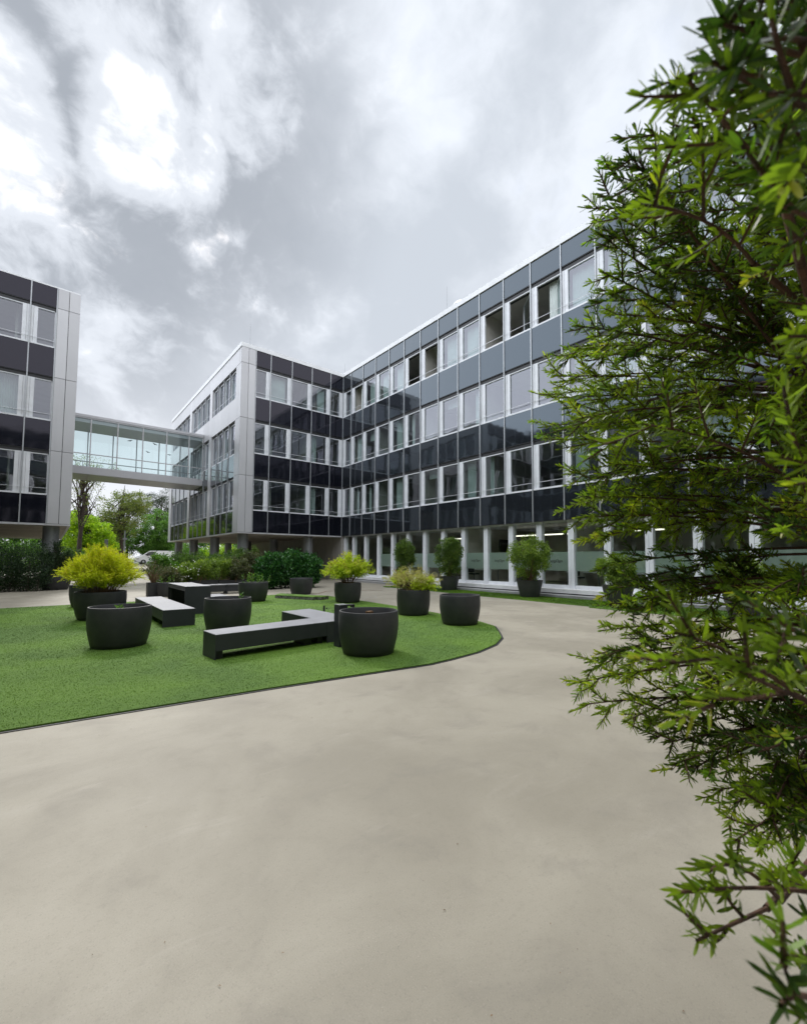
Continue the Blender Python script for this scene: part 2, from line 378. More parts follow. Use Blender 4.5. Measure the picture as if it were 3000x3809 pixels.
def window(T, u0, u1, z0, z1, wide, state, parent, rec=.09, wf=.27, glass='window_glass', top=.17, rail=True, label=None):
    """one aluminium window: frame, pane, blind box, rail and, by state, curtain or casement swung inward"""
    f = MB(T); a, b = u0+.028, u1-.028
    f.box(a, b, -rec-.06, -rec+.085, z0, z0+.075)
    f.box(a, b, -rec-.06, -rec+.02, z1-top-.05, z1-top+.0)
    if wide == 0:
        f.box(a, a+.10, -rec-.06, -rec+.05, z0+.075, z1-top); f.box(a+.11, a+wf, -rec-.06, -rec+.035, z0+.075, z1-top)
        f.box(b-.045, b, -rec-.06, -rec+.02, z0+.075, z1-top); g0, g1 = a+wf, b-.045
    else:
        f.box(b-.10, b, -rec-.06, -rec+.05, z0+.075, z1-top); f.box(b-wf, b-.11, -rec-.06, -rec+.035, z0+.075, z1-top)
        f.box(a, a+.045, -rec-.06, -rec+.02, z0+.075, z1-top); g0, g1 = a+.045, b-wf
    w = f.build('window', 'alu_white', parent)
    if label: w['label'] = label
    if top > .05:
        MB(T).box(a, b, -rec-.30, -rec+.03, z1-top+.003, z1-.004).build('blind_box', 'alu_dark', w)
    za, zb = z0+.075, z1-top-.05
    if state.startswith('O'):                    # casement open: hinged at the g1 side (or g0 for 'o')
        ang = R_(38 if 'O2' not in state else 62); wd = g1-g0
        cs = MB(T)
        hu, hn = g1, -rec-.06
        def pt(d, off, z): return (hu-d*math.cos(ang)-off*math.sin(ang), hn-d*math.sin(ang)+off*math.cos(ang), z)
        def bx(m, d0, d1, o0, o1, zz0, zz1):
            k = len(m.V)
            for z in (zz0, zz1):
                for d, o in ((d0, o0), (d1, o0), (d1, o1), (d0, o1)): m.V.append(T(*pt(d, o, z)))
            for q in ((3, 2, 1, 0), (4, 5, 6, 7), (0, 1, 5, 4), (1, 2, 6, 5), (2, 3, 7, 6), (3, 0, 4, 7)): m.F.append(tuple(k+i for i in q))
        bx(cs, 0, .06, -.03, .03, za, zb); bx(cs, wd-.06, wd, -.03, .03, za, zb); bx(cs, .06, wd-.06, -.03, .03, za, za+.06); bx(cs, .06, wd-.06, -.03, .03, zb-.06, zb)
        c = cs.build('casement', 'alu_white', w)
        p = MB(T); p.quad(pt(.06, 0, za+.06), pt(wd-.06, 0, za+.06), pt(wd-.06, 0, zb-.06), pt(.06, 0, zb-.06)); p.build('pane', glass, w)
    else:
        MB(T).quad((g0, -rec-.03, za), (g1, -rec-.03, za), (g1, -rec-.03, zb), (g0, -rec-.03, zb)).build('pane', glass, w)
    if state == 'P':
        MB(T).box(g0+.01, g1-.01, -rec-.40, -rec-.39, z0+(z1-z0)*random.uniform(.45, .75), z1-.1).build('roller_blind', 'curtain', w)
    cfr = {'L': (0, 1), 'H': (0, .5), 'h': (.5, 1), 'OL': (.35, 1), 'S': (.0, .22), 's': (.8, 1)}.get(state.replace('2', ''))
    if cfr:
        n = max(4, int(28*(cfr[1]-cfr[0]))); V = []; F = []
        for i in range(n+1):
            u = g0+(g1-g0)*(cfr[0]+(cfr[1]-cfr[0])*i/n); nn = -rec-.34+(.022 if i % 2 else -.022)
            V += [T(u, nn, z0+.03), T(u, nn, z1-.1)]
            if i: F.append((2*i-2, 2*i, 2*i+1, 2*i-1))
        raw('curtain', V, F, 'curtain', w)
    if rail:
        r = MB(T); r.box(u0+.02, u1-.02, -.012, .006, z0+.345, z0+.362); r.build('safety_rail', 'alu_white', w)
    return w

def band(T, us, parent, z0, z1, material='spandrel_glass', n0=-.02, n1=.0):
    """glass spandrel panels between the fins, with their bottom drip rail"""
    b = MB(T)
    for a, c in zip(us[:-1], us[1:]): b.box(a+.012, c-.012, -.05, 0.0, z0+.035, z1-.01)
    o = b.build('spandrel_band', material, parent)
    d = MB(T).box(us[0]+.02, us[-1]-.02, -.10, -.012, z0, z0+.03); d.build('drip_rail', 'alu_dark', o)
    return o
def slabs(T, u0, u1, depth, parent, zs, n0=-.30, wall=True, part_us=()):
    for k, (za, zb) in enumerate(zs):
        MB(T).box(u0, u1, -depth, n0, za, zb).build('floor_slab', 'inner_ceiling', parent)
    if wall:
        w = MB(T)
        for (za, zb), (zc, zd) in zip(zs[:-1], zs[1:]):
            w.box(u0, u1, -depth-.1, -depth+.002, zb, zc)
            for u in part_us: w.box(u-.05, u+.05, -depth, -.42, zb, zc)
        w.build('inner_wall', 'inner_wall', parent)
SL = [(3.36, 3.95), (7.25, 7.83), (11.13, 11.72), (14.95, 15.85)]
# the opaque strip behind every spandrel band
def backing(T, u0, u1, parent):
    b = MB(T)
    for za, zb in ((3.38, 4.86), (7.20, 8.74), (11.08, 12.63), (14.82, 15.84)): b.box(u0, u1, -.29, -.06, za, zb)
    b.build('spandrel_core', 'alu_dark', parent)

# ---------------------------------------------------------------- main block, right of the court
main = thing('office_block', 'long four storey office block with dark glass bands and white window frames on the right', 'office building', (X0+7, 8, 0))
NB = 26
us = [0.0, BAY1]+[BAY1+BAY*i for i in range(1, NB)]
rows = {3: (12.60, 14.77, ['L', 'OL', 'L', 'L', 'L', 'O', 'O', 'L', 'L', 'O2', 'O', 'OL', 'L', 'L', 'L', 'L']),
        2: (8.71, 11.03, ['S', 'H', 'P', 'D', 'H', 'S', 'D', 'P', 'h', 'D', 's', 'D', 'P', 'L', 'D', 'D']),
        1: (4.83, 7.15, ['S', 'S', 'S', 'D', 'H', 'D', 'P', 'D', 'H', 'S', 's', 'D', 'H', 'D', 'D', 'L'])}
random.seed(3)
for k, (za, zb, st) in rows.items():
    for i in range(len(us)-1):
        if i > 18 and us[i] > 34: s = random.choice('DDL')
        else: s = st[i] if i < len(st) else random.choice('DLH')
        window(T_main, us[i], us[i+1], za, zb, 0, s, main)
for a, b in ((1, 2), (3, 4), (5, 6), (7, 8)): band(T_main, us, main, Z[a], Z[b])
for i, u in enumerate(us):
    f = MB(T_main); f.box(u-.024, u+.024, -.12, .045, Z[1]-.02, Z[8])
    for z in (5.9, 7.3, 9.8, 11.2, 13.7, 14.9, 4.2, 8.2, 12.0): f.box(u-.028, u+.028, .045, .052, z, z+.05)
    f.build('fin', 'alu_fin', main)
backing(T_main, 0, us[-1], main)
slabs(T_main, -.2, us[-1], 6.5, main, SL, part_us=[us[k] for k in (1, 3, 6, 8, 9, 12, 14, 17, 20)])
c = MB(T_main); c.box(0.03, us[-1], -14, .06, Z[8], ZT); c.build('roof_coping', 'coping', main)
# ground floor storefront
MB(T_main).box(-.2, us[-1], -6.5, -.27, .0, .34).build('ground_slab', 'inner_floor', main)
w = MB(T_main); w.box(-.2, us[-1], -6.6, -6.4, .34, 3.36)
for u in (us[3], us[5], us[8], us[12], us[16], us[21]): w.box(u-.06, u+.06, -6.4, -2.2 if u < 11 else -.5, .34, 3.355)
w.build('inner_wall', 'inner_wall', main)
ZG0, ZG1 = .34, 3.35
for i in range(len(us)-1):
    u0, u1 = us[i], us[i+1]
    f = MB(T_main); a, b = u0, u1-.004
    f.box(a, a+.13, -.46, -.22, ZG0, ZG1+.02); f.box(a+.15, a+.29, -.46, -.20, ZG0, ZG1+.02)
    f.box(a+.13, a+.15, -.44, -.26, ZG0, ZG1+.02)
    f.box(a+.29, b, -.42, -.26, ZG0, ZG0+.16); f.box(a+.29, b, -.42, -.28, ZG1-.05, ZG1+.02)
    w = f.build('shop_window', 'alu_white', main)
    MB(T_main).quad((a+.29, -.34, ZG0+.16), (b, -.34, ZG0+.16), (b, -.34, ZG1-.05), (a+.29, -.34, ZG1-.05)).build('pane', 'shop_glass', w)
    if i >= 3:
        MB(T_main).box(a+.30, b-.01, -.352, -.346, 1.12, 1.96).build('frosted_film', 'frosted', w)
l = MB(T_main); l.box(2.0, us[-1], -.30, .20, .17, .345); l.build('window_ledge', 'white_ledge', main, bevel=.008)
l = MB(T_main); l.box(1.6, us[-1], -.30, .14, .10, .17); l.build('ledge_shadow', 'alu_dark', main)  # dark strip built in for the shadow line under the ledge
l = MB(T_main); l.box(1.4, us[-1], -.30, .68, -.02, .125); l.build('plinth_step', 'grey_stone', main, bevel=.008)
# plain wall of the main block under the wing, in tall panels
w = MB(T_main); u = -.02
while u > -21.7:
    w.box(u-1.18, u-.02, -.35, -.02, 0, 3.34); u -= 1.2
w.build('panel_wall', 'wall_panel', main)
MB(T_main).box(-21.76, us[-1], -14, -6.62, 0, 15.84).build('rear_body', 'wall_panel', main)
MB(T_main).box(-21.76, -.2, -6.6, -.36, 0, 15.84).build('rear_body', 'wall_panel', main)
# hanging ceiling lamps inside the ground floor rooms
for i in (6, 7, 9, 10, 11, 13):
    t = thing('hanging_lamp', 'slim pale tube lamp hanging inside the ground floor room behind the glass', 'ceiling lamp', (X0+2.6, Y0-us[i]-.9, 2.9), 'tube lamps hanging in the ground floor rooms')
    m = MB(); x, y = X0+2.6, Y0-us[i]-.9
    m.box(x-.03, x+.03, y-.7, y+.7, 2.88, 2.94); m.build('lamp_tube', 'lamp_tube', t)
    m = MB(); m.box(x-.005, x+.005, y-.5, y-.49, 2.94, 3.36); m.box(x-.005, x+.005, y+.49, y+.5, 2.94, 3.36); m.build('suspension_wire', 'steel', t)
# ---------------------------------------------------------------- wings (right one full, left one mirrored)
def make_wing(label, mirror, st):
    Tm = MIR if mirror else (lambda T: T)
    TW, TS = Tm(T_wing), Tm(T_side)
    sx = 10.11-13.2 if mirror else 13.2
    wg = thing('office_wing', label, 'office building', (sx, Y0+10, 0))
    eu = [0.0]+XE[:5]
    sp = 'spandrel_shade'
    for a, b in ((1, 2), (3, 4), (5, 6), (7, 8)): band(TW, eu, wg, Z[a], Z[b], sp)
    for k, (za, zb) in enumerate(((4.83, 7.15), (8.71, 11.03), (12.60, 14.77))):
        for i in range(5):
            wide = 1 if i == 4 and False else 0
            if mirror: wide = 1 if i == 3 else 0
            if i == 4: wide = 0
            window(TW, eu[i], eu[i+1], za, zb, wide, st[k][i], wg)
    for u in eu[1:]:
        f = MB(TW); f.box(u-.024, u+.024, -.12, .04, Z[1]-.02, Z[8])
        for z in (5.9, 9.8, 13.7, 4.2, 8.2, 12.0): f.box(u-.028, u+.028, .04, .046, z, z+.05)
        f.build('fin', 'alu_fin', wg)
    backing(TW, -.0, eu[-1], wg)
    slabs(TW, .31, 7.4, 8, wg, SL, part_us=(2.7,))
    # metal corner panels, front
    c = MB(TW); zz = [3.36, 7.16, 11.04, 14.78, 15.86]
    mid = 7.36
    for za, zb in zip(zz[:-1], zz[1:]):
        for a, b in ((6.90, mid-.012), (mid+.012, 7.83)): c.box(a, b, -.03, .03, za+.012, zb-.012)
    c.build('corner_panels', 'alu_panel', wg)
    MB(TW).box(6.88, 7.80, -.2, -.034, 3.36, 15.85).build('corner_core', 'alu_dark', wg)
    # side face
    LEN = 21.76
    groups = [(1.04, 6.70), (7.35, 13.16), (13.84, 20.76)]
    s = MB(TS)
    for za, zb in zip(zz[:-1], zz[1:]): s.box(.002, .43, -.2, .0, za+.012, zb-.012); s.box(.45, 1.04, -.2, .0, za+.012, zb-.012)
    for a, b in ((6.70, 7.35), (13.16, 13.84), (20.76, LEN)): s.box(a, b, -.2, 0, 3.36, 15.85)
    u = 1.04
    while u < 20.7:                                   # metal bands: parapet and the sill of the top floor
        v = min(u+1.62, 20.76)
        s.box(u+.006, v-.006, -.2, -.003, 14.79, 15.85); s.box(u+.006, v-.006, -.2, -.003, 11.05, 12.58)
        u = v
    s.build('side_cladding', 'alu_panel', wg)
    for gi, (a, b) in enumerate(groups):
        n = 4; uu = [a+(b-a)*i/n for i in range(n+1)]
        for za, zb in ((3.40, 4.81), (7.17, 8.69)):
            p = MB(TS)
            for i in range(n): p.box(uu[i]+.012, uu[i+1]-.012, -.14, -.05, za, zb)
            p.build('spandrel_band', 'spandrel_glass', wg)
        for k, (za, zb) in enumerate(((4.83, 7.15), (8.71, 11.03), (12.60, 14.77))):
            for i in range(n):
                if mirror and gi > 0 and k < 2: continue
                window(TS, uu[i], uu[i+1], za, zb, 0, 'L' if (i+k+gi) % 3 == 0 else 'D', wg, rec=.16, wf=.30, top=.10)
        for i in range(1, n):
            f = MB(TS); f.box(uu[i]-.02, uu[i]+.02, -.2, -.01, 3.38, 8.7); f.box(uu[i]-.02, uu[i]+.02, -.2, -.02, 8.7, 11.05); f.build('fin', 'alu_fin', wg); MB(TS).box(uu[i]-.02, uu[i]+.02, -.2, -.02, 12.58, 14.79).build('fin', 'alu_fin', wg)
    MB(TS).box(1.0, 20.9, -2.6, -2.5, 3.9, 15.0).build('inner_wall', 'inner_wall', wg)
    # far end, soffit, roof edge
    MB(TS).box(LEN-.2, LEN, -7.7, -.2, 3.36, 15.85).build('end_wall', 'alu_panel', wg)
    so = MB(TS); u = .12
    while u < LEN-.2:
        so.box(u+.004, min(u+1.2, LEN-.12)-.004, -7.78, -.06, 3.29, 3.35); u += 1.2
    so.build('soffit', 'soffit', wg)
    e = MB(TS); e.box(-.03, LEN+.01, -.10, .012, 3.27, 3.36); e.box(-.012, .10, -7.80, -.1, 3.27, 3.36); e.box(LEN-.1, LEN, -7.8, -.1, 3.27, 3.36)
    e.build('soffit_edge', 'alu_panel', wg)
    if mirror:
        r = MB(TS); r.box(0, LEN, -7.79, -.01, 15.855, 15.93)
    else:
        r = MB(TS); r.box(-.045, LEN+.03, -7.77, .045, Z[8], ZT)
    r.build('roof_coping', 'coping', wg)
    for i, u in enumerate((1.1, 7.7, 14.25, 21.0 if mirror else 20.3)):
        o = MB(TS); 
        for v in (.75, 6.9):
            o.lathe([(.36, 0), (.36, 3.30)], (u, -v), 32)
        # two rows of columns: the outer one is the one seen
        V1 = MB(TS)
        x, y, _ = TS(u, -.75, 0)
        c1 = MB(); c1.lathe([(.355, 0), (.355, 3.30)], (x, y), 36); cc = c1.build('column', 'column_grey', wg, smooth=True)
        x, y, _ = TS(u, -5.6, 0)
        if i > 0 or True:
            c1 = MB(); c1.lathe([(.355, 0), (.355, 3.30)], (x, y), 36); c1.build('column', 'column_grey', wg, smooth=True)
    return wg
wingR = make_wing('glass and grey metal office wing raised on round columns in the middle', False,
                  [['D', 'h', 'D', 'D', 'D'], ['D', 'h', 'D', 'D', 'D'], ['D', 'H', 'D', 'L', 'D']])
wingL = make_wing('dark glass office wing on columns cut off by the left edge of the photo', True,
                  [['D', 'D', 'D', 'D', 'D'], ['D', 'D', 'D', 'L', 'D'], ['D', 'D', 'D', 'D', 'D']])
# the block facing the long one across the court: seen only mirrored in the glass
opp = thing('office_block', 'office block across the court seen only as a mirror image in the glass', 'office building', (-14, 8, 0))
TO = MIR(T_main)
uo = us[:24]
for a, b in ((1, 2), (3, 4), (5, 6), (7, 8)): band(TO, uo, opp, Z[a], Z[b])
for za, zb in ((4.83, 7.15), (8.71, 11.03), (12.60, 14.77)):
    for i in range(len(uo)-1): window(TO, uo[i], uo[i+1], za, zb, 0, 'D', opp, rail=False)
for u in uo: MB(TO).box(u-.024, u+.024, -.12, .045, Z[1]-.02, Z[8]).build('fin', 'alu_fin', opp)
backing(TO, 0, uo[-1], opp)
MB(TO).box(-.1, uo[-1], -12, -2.5, 0, 15.84).build('rear_body', 'inner_floor', opp)
MB(TO).box(-21.7, -.11, -12, -.02, 0, 3.34).build('panel_wall', 'wall_panel', opp)
MB(TO).box(-21.7, -.11, -12, -.5, 3.35, 15.84).build('rear_body', 'wall_panel', opp)
MB(TO).box(0.03, uo[-1], -12, .06, Z[8], ZT).build('roof_coping', 'coping', opp)
w = MB(TO)
for u in uo[:-1]: w.box(u+.0, u+.3, -.5, -.2, 0, 3.35)
w.build('shop_front', 'alu_white', opp)

# the block closing the court behind the camera, seen only as dark reflection
TB = lambda u, n, z: (-7.05+u, -7.0+n, z)
blk = thing('office_block', 'office block behind the camera seen only as a dark reflection in the left wing', 'office building', (5, -12, 0))
ub = [BAY*i for i in range(16) if BAY*i < 24.1]
for a, b in ((1, 2), (3, 4), (5, 6), (7, 8)): band(TB, ub, blk, Z[a], Z[b])
for za, zb in ((4.83, 7.15), (8.71, 11.03), (12.60, 14.77)):
    for i in range(len(ub)-1): window(TB, ub[i], ub[i+1], za, zb, 0, 'D', blk, rail=False)
for u in ub: MB(TB).box(u-.024, u+.024, -.12, .045, Z[1]-.02, Z[8]).build('fin', 'alu_fin', blk)
backing(TB, 0, ub[-1], blk)
MB(TB).box(0, ub[-1], -12, -2.5, 0, 15.84).build('rear_body', 'inner_floor', blk)
MB(TB).box(0, ub[-1], -12, .06, Z[8], ZT).build('roof_coping', 'coping', blk)
w = MB(TB)
for u in ub[:-1]: w.box(u, u+.3, -.5, -.2, 0, 3.35)
w.build('shop_front', 'alu_white', blk)

# ---------------------------------------------------------------- glass bridge
br = thing('glass_bridge', 'glazed footbridge joining the two wings above the passage', 'footbridge', (5.05, 39.6, 7.5))
BX0, BX1, BY0, BY1 = .78, 9.33, 38.0, 41.15
m = MB(); m.box(BX0, BX1, BY0, BY0+.12, 7.53, 7.99); m.box(BX0, BX1, BY1-.12, BY1, 7.53, 7.99)
m.box(BX0, BX1, BY0+.12, BY1-.12, 7.78, 7.99); m.build('floor_edge', 'alu_panel', br)
m = MB(); mx_ = [1.91, 3.50, 5.085, 6.67, 8.26]
xx = [BX0]+mx_+[BX1]
for a, b in zip(xx[:-1], xx[1:]): m.box(a+.008, b-.008, BY0+.02, BY1-.02, 7.50, 7.53)
m.build('underside', 'alu_panel', br)
m = MB(); m.box(BX0, BX1, BY0-.04, BY1+.04, 11.56, 11.74); m.box(BX0, BX1, BY0, BY1, 11.47, 11.56); m.build('roof', 'alu_panel', br)
m = MB(); m.box(BX0, BX1, BY0+.1, BY1-.1, 11.20, 11.47); m.build('ceiling', 'column_grey', br)
for fy, nm in ((BY0, 'front_glazing'), (BY1-.08, 'rear_glazing')):
    m = MB()
    for x in xx: 
        x = min(max(x, BX0+.035), BX1-.035)
        m.box(x-.035, x+.035, fy, fy+.08, 7.99, 11.47)
    m.box(BX0, BX1, fy+.005, fy+.075, 8.92, 8.98); m.box(BX0, BX1, fy+.003, fy+.077, 7.992, 8.05)
    o = m.build(nm, 'alu_panel' if fy == BY0 else 'column_grey', br)
    MB().quad((BX0, fy+.04, 8.05), (BX1, fy+.04, 8.05), (BX1, fy+.04, 11.47), (BX0, fy+.04, 11.47)).build('pane', 'bridge_glass', o)
    if fy == BY0:
        bird = MB()                                    # bird silhouettes stuck on the glass against collisions
        for bxx, bz, rot, sc in ((4.27, 10.33, .35, 1), (5.87, 10.35, -.40, 1), (5.42, 9.67, -.35, .9), (6.89, 9.68, 0, .85)):
            pts = [(-.19, .03), (-.10, .065), (-.02, .05), (.0, .075), (.02, .05), (.10, .065), (.19, .03), (.12, .01), (.03, .0), (.03, -.05), (0, -.035), (-.03, -.05), (-.03, 0), (-.12, .01)]
            q = [(bxx+sc*(x*math.cos(rot)-y*math.sin(rot)), fy+.034, bz+sc*(x*math.sin(rot)+y*math.cos(rot))) for x, y in pts]
            k = len(bird.V); bird.V += [Vector(p) for p in q]; bird.F.append(tuple(range(k, k+len(q))))
        bird.build('bird_sticker', 'black', o)

# roof items
def rod(x, y, z0, z1, label):
    t = thing('lightning_rod', label, 'lightning rod', (x, y, z0), 'lightning rods on the roofs')
    MB().tube([(x, y, z0), (x, y, z1)], [.012, .008], 6).build('rod', 'steel', t)
    MB().lathe([(.0, z0+.06), (.1, z0+.06), (.12, z0), (.12, z0-.01)], (x, y), 12).build('foot', 'grey_stone', t)
rod(10.3, 30.4, ZT, 18.25, 'tall thin lightning rod near the front corner of the raised wing roof')
rod(17.9, 18.3, ZT, 18.2, 'thin lightning rod on the long block roof beside the skylight')
rod(17.5, 29.5, ZT, 17.2, 'short thin lightning rod above the inner corner of the roofs')
rod(9.9, 39.5, ZT, 17.4, 'tiny lightning rod halfway along the side of the raised wing roof')
t = thing('skylight', 'pale dome skylight peeking over the roof edge of the long block', 'skylight', (18.4, 17.5, ZT))
MB().lathe([(.62, ZT-.01), (.62, ZT+.55), (.58, ZT+.60)], (18.4, 17.5), 20).build('kerb', 'coping', t, smooth=True)
MB().lathe([(.60, ZT+.60), (.52, ZT+.76), (.30, ZT+.90), (0.001, ZT+.95)], (18.4, 17.5), 20).build('dome', 'paint_white', t, smooth=True)
# ================================================================= court furniture
TURF = [(-9, 5.95), (-4, 5.78), (-.28, 5.53), (.95, 5.40), (2.12, 5.28), (3.5, 5.10), (4.5, 4.96), (5.0, 4.99), (5.7, 5.08), (6.47, 5.32), (7.1, 5.68), (7.61, 6.16),
        (8.22, 6.79), (8.50, 7.48), (8.85, 9.5), (9.04, 11.67), (9.16, 13.95), (9.22, 16.4), (9.1, 17.0), (8.6, 17.9), (7.86, 18.55), (7.28, 18.60), (4.5, 18.7), (.66, 18.75), (-3, 18.6), (-9, 18.6)]
m = MB().prism(TURF, -.01, .022); tag(m.build('turf_mat', 'turf'), kind='structure')
m = MB().prism([(x+(.02 if x > 5 else 0), y-(.035 if y < 8 else 0)) for x, y in TURF], -.02, .008); tag(m.build('turf_edging', 'black'), kind='structure')
BT = [(14.95, 20.6), (14.72, 20.1), (14.9, 19), (14.75, 16), (14.45, 12.6), (14.42, 11), (14.28, 7.62), (13.92, 7.45), (13.9, 2), (13.9, -6), (16.46, -6), (16.46, 20.6)]
m = MB().prism(BT, -.01, .02); tag(m.build('turf_strip', 'turf'), kind='structure')
def inpoly(x, y, P):
    c = np.zeros(len(x), bool); n = len(P)
    for i in range(n):
        (x1, y1), (x2, y2) = P[i], P[(i+1) % n]
        k = ((y1 > y) != (y2 > y)) & (x < (x2-x1)*(y-y1)/(y2-y1+1e-12)+x1); c ^= k
    return c
def blades(name, P, n, box, near=None, hmin=.006, hmax=.015, w=.006, z=.02, label=None):
    x = rng.uniform(box[0], box[1], n); y = rng.uniform(box[2], box[3], n)
    if near is not None:
        keep = rng.random(n) < np.clip((near/np.hypot(x, y))**1.5, 0, 1); x, y = x[keep], y[keep]
    k = inpoly(x, y, P); x, y = x[k], y[k]; n = len(x)
    a = rng.uniform(0, 2*np.pi, n); h = rng.uniform(hmin, hmax, n); l = rng.normal(0, .009, (n, 2)); ww = w*(1+np.hypot(x, y)/14)
    V = np.zeros((n, 3, 3)); V[:, 0] = np.c_[x-np.cos(a)*ww/2, y-np.sin(a)*ww/2, np.full(n, z)]; V[:, 1] = np.c_[x+np.cos(a)*ww/2, y+np.sin(a)*ww/2, np.full(n, z)]
    V[:, 2] = np.c_[x+l[:, 0], y+l[:, 1], z+h]
    o = raw(name, V.reshape(-1, 3), np.arange(3*n).reshape(n, 3), 'turf_blade', tint=rng.random(n)*.8)
    return tag(o, label, 'grass', kind='stuff')
blades('grass', TURF, 420000, (-3, 9.3, 4.9, 18.8), near=8.5, label='short bright artificial grass pile of the court turf mat')
blades('grass', BT, 70000, (13.8, 16.5, 1, 20.7), label='narrow strip of artificial grass along the base of the long block', hmax=.035, w=.007)
# raised pieces of old turf with a mottled side
t = thing('turf_ramp', 'low raised strip of turf with dark mottled sides at the back', 'turf strip', (7.8, 16.5, .02))
def slab(poly, z0, z1, seed):
    m = MB(); r = random.Random(seed); P = []
    for (x1, y1), (x2, y2) in zip(poly, poly[1:]+poly[:1]):
        for i in range(6): P.append((x1+(x2-x1)*i/6+r.uniform(-.015, .015), y1+(y2-y1)*i/6+r.uniform(-.015, .015)))
    return m.prism(P, z0, z1)
for k, poly in enumerate(([(6.98, 16.95), (7.28, 16.35), (7.62, 16.5), (7.62, 17.55), (7.45, 17.65)], [(7.30, 16.30), (7.80, 15.25), (8.28, 15.5), (7.66, 17.45), (7.64, 16.48)], [(7.98, 15.28), (8.05, 15.12), (8.52, 15.35), (8.40, 15.62)])):
    o = slab(poly, .02, .125, k).build('mottled_base', 'old_turf_side', t)
    slab(poly, .126, .150, k).build('turf_top', 'turf', o)
# inspection cover and drain line
t = thing('inspection_cover', 'thin framed inspection cover flush in the pale paving', 'manhole cover', (10.3, 15.45, 0))
q = [(9.75, 15.18), (10.55, 14.92), (10.98, 15.80), (10.35, 16.06)]
MB().prism(q, -.01, .003).build('cover', 'grey_stone', t)
cx_, cy_ = 10.4, 15.49
MB().prism([(cx_+(x-cx_)*.93, cy_+(y-cy_)*.93) for x, y in q], -.01, .006).build('infill', 'paving', t)
m = MB(); m.prism([(8.9, 19.0), (9.6, 18.2), (10.6, 19.3), (13.2, 18.2), (13.25, 18.28), (10.6, 19.42), (9.6, 18.34), (8.95, 19.12)], -.01, .004)
tag(m.build('drain_line', 'drain_rust'), 'rusty narrow drain line zigzagging through the pale paving', 'drain')

def planter(x, y, label, R=.50, rb=.425, h=.73, soil=.60, material='pot', taper=False, rz=0, group='large round black planters'):
    t = thing('round_planter', label, 'planter', (x, y, gz(y)), group)
    z0 = .022 if (inpoly(np.array([x]), np.array([y]), TURF)[0] or inpoly(np.array([x]), np.array([y]), BT)[0]) else 0
    if taper: pr = [(rb, z0), (rb+.01, z0+.02), (R-.03, h*.72), (R, h-.04), (R+.012, h-.02), (R+.012, h), (R-.03, h), (R-.05, h-.06), (R-.06, soil-.05)]
    else:
        pr = [(rb-.015, z0), (rb, z0+.012)]
        for i in range(1, 11):
            s = i/10; pr.append((rb+(R-rb)*(1-(1-s)**2.0)+.018*math.sin(math.pi*s), z0+.012+(h-z0-.012)*s*.985))
        pr += [(R-.004, h), (R-.026, h+.002), (R-.034, h-.012), (R-.05, soil-.05)]
    MB().lathe([(.001, z0)]+pr, (x, y), 56).build('pot', material, t, smooth=True)
    m = MB().lathe([(.001, soil+.015), (R*.4, soil+.01), (R-.045, soil)][::-1], (x, y), 30); m.build('soil', 'soil', t, smooth=True)
    return t
planter(1.03, 9.53, 'near left round black planter, nearly empty with one green sprout', R=.49)
planter(3.10, 10.13, 'round black planter between the two benches holding one small upright seedling', R=.485)
planter(4.22, 6.22, 'nearest round black planter, empty, right of the L-shaped bench', R=.50)
planter(7.84, 7.56, 'empty round black planter at the rounded right end of the turf', R=.495, soil=.66)
planter(8.10, 9.66, 'round black planter with drying yellow and green stalks', R=.47, soil=.68)
planter(8.47, 13.86, 'round black planter carrying the bushy yellow-green shrub in front of the shop windows', R=.48, soil=.66)
planter(8.82, 18.45, 'round dark grey planter behind the raised turf strip', R=.50, soil=.60)
planter(5.90, 16.35, 'round black planter with leafy green sprouts behind the middle of the turf', R=.52, soil=.66)
planter(1.07, 14.05, 'large round black planter under the big golden bush', R=.57, rb=.48, soil=.66)
planter(1.02, 17.75, 'round black planter half hidden behind the big golden bush', R=.50, soil=.62)
planter(.28, 28.45, 'dark round planter in the shade beside the column of the left wing', R=.62, rb=.5, soil=.62)
planter(15.75, 19.6, 'tapered grey planter farthest along the storefront', R=.50, rb=.37, taper=True, group='tapered grey planters along the storefront')
planter(16.0, 16.2, 'tapered grey planter with a tall dense shrub by the storefront', R=.52, rb=.38, taper=True, group='tapered grey planters along the storefront')
planter(15.85, 11.15, 'tapered grey planter with the wide light green shrub by the storefront', R=.54, rb=.39, taper=True, group='tapered grey planters along the storefront')
planter(14.95, 6.95, 'tapered grey planter half hidden behind the edge of the yew', R=.50, rb=.30, h=.74, taper=True, group='tapered grey planters along the storefront')
planter(13.85, 3.20, 'tapered grey planter glimpsed deep behind the yew branches', R=.44, rb=.28, taper=True, group='tapered grey planters along the storefront')

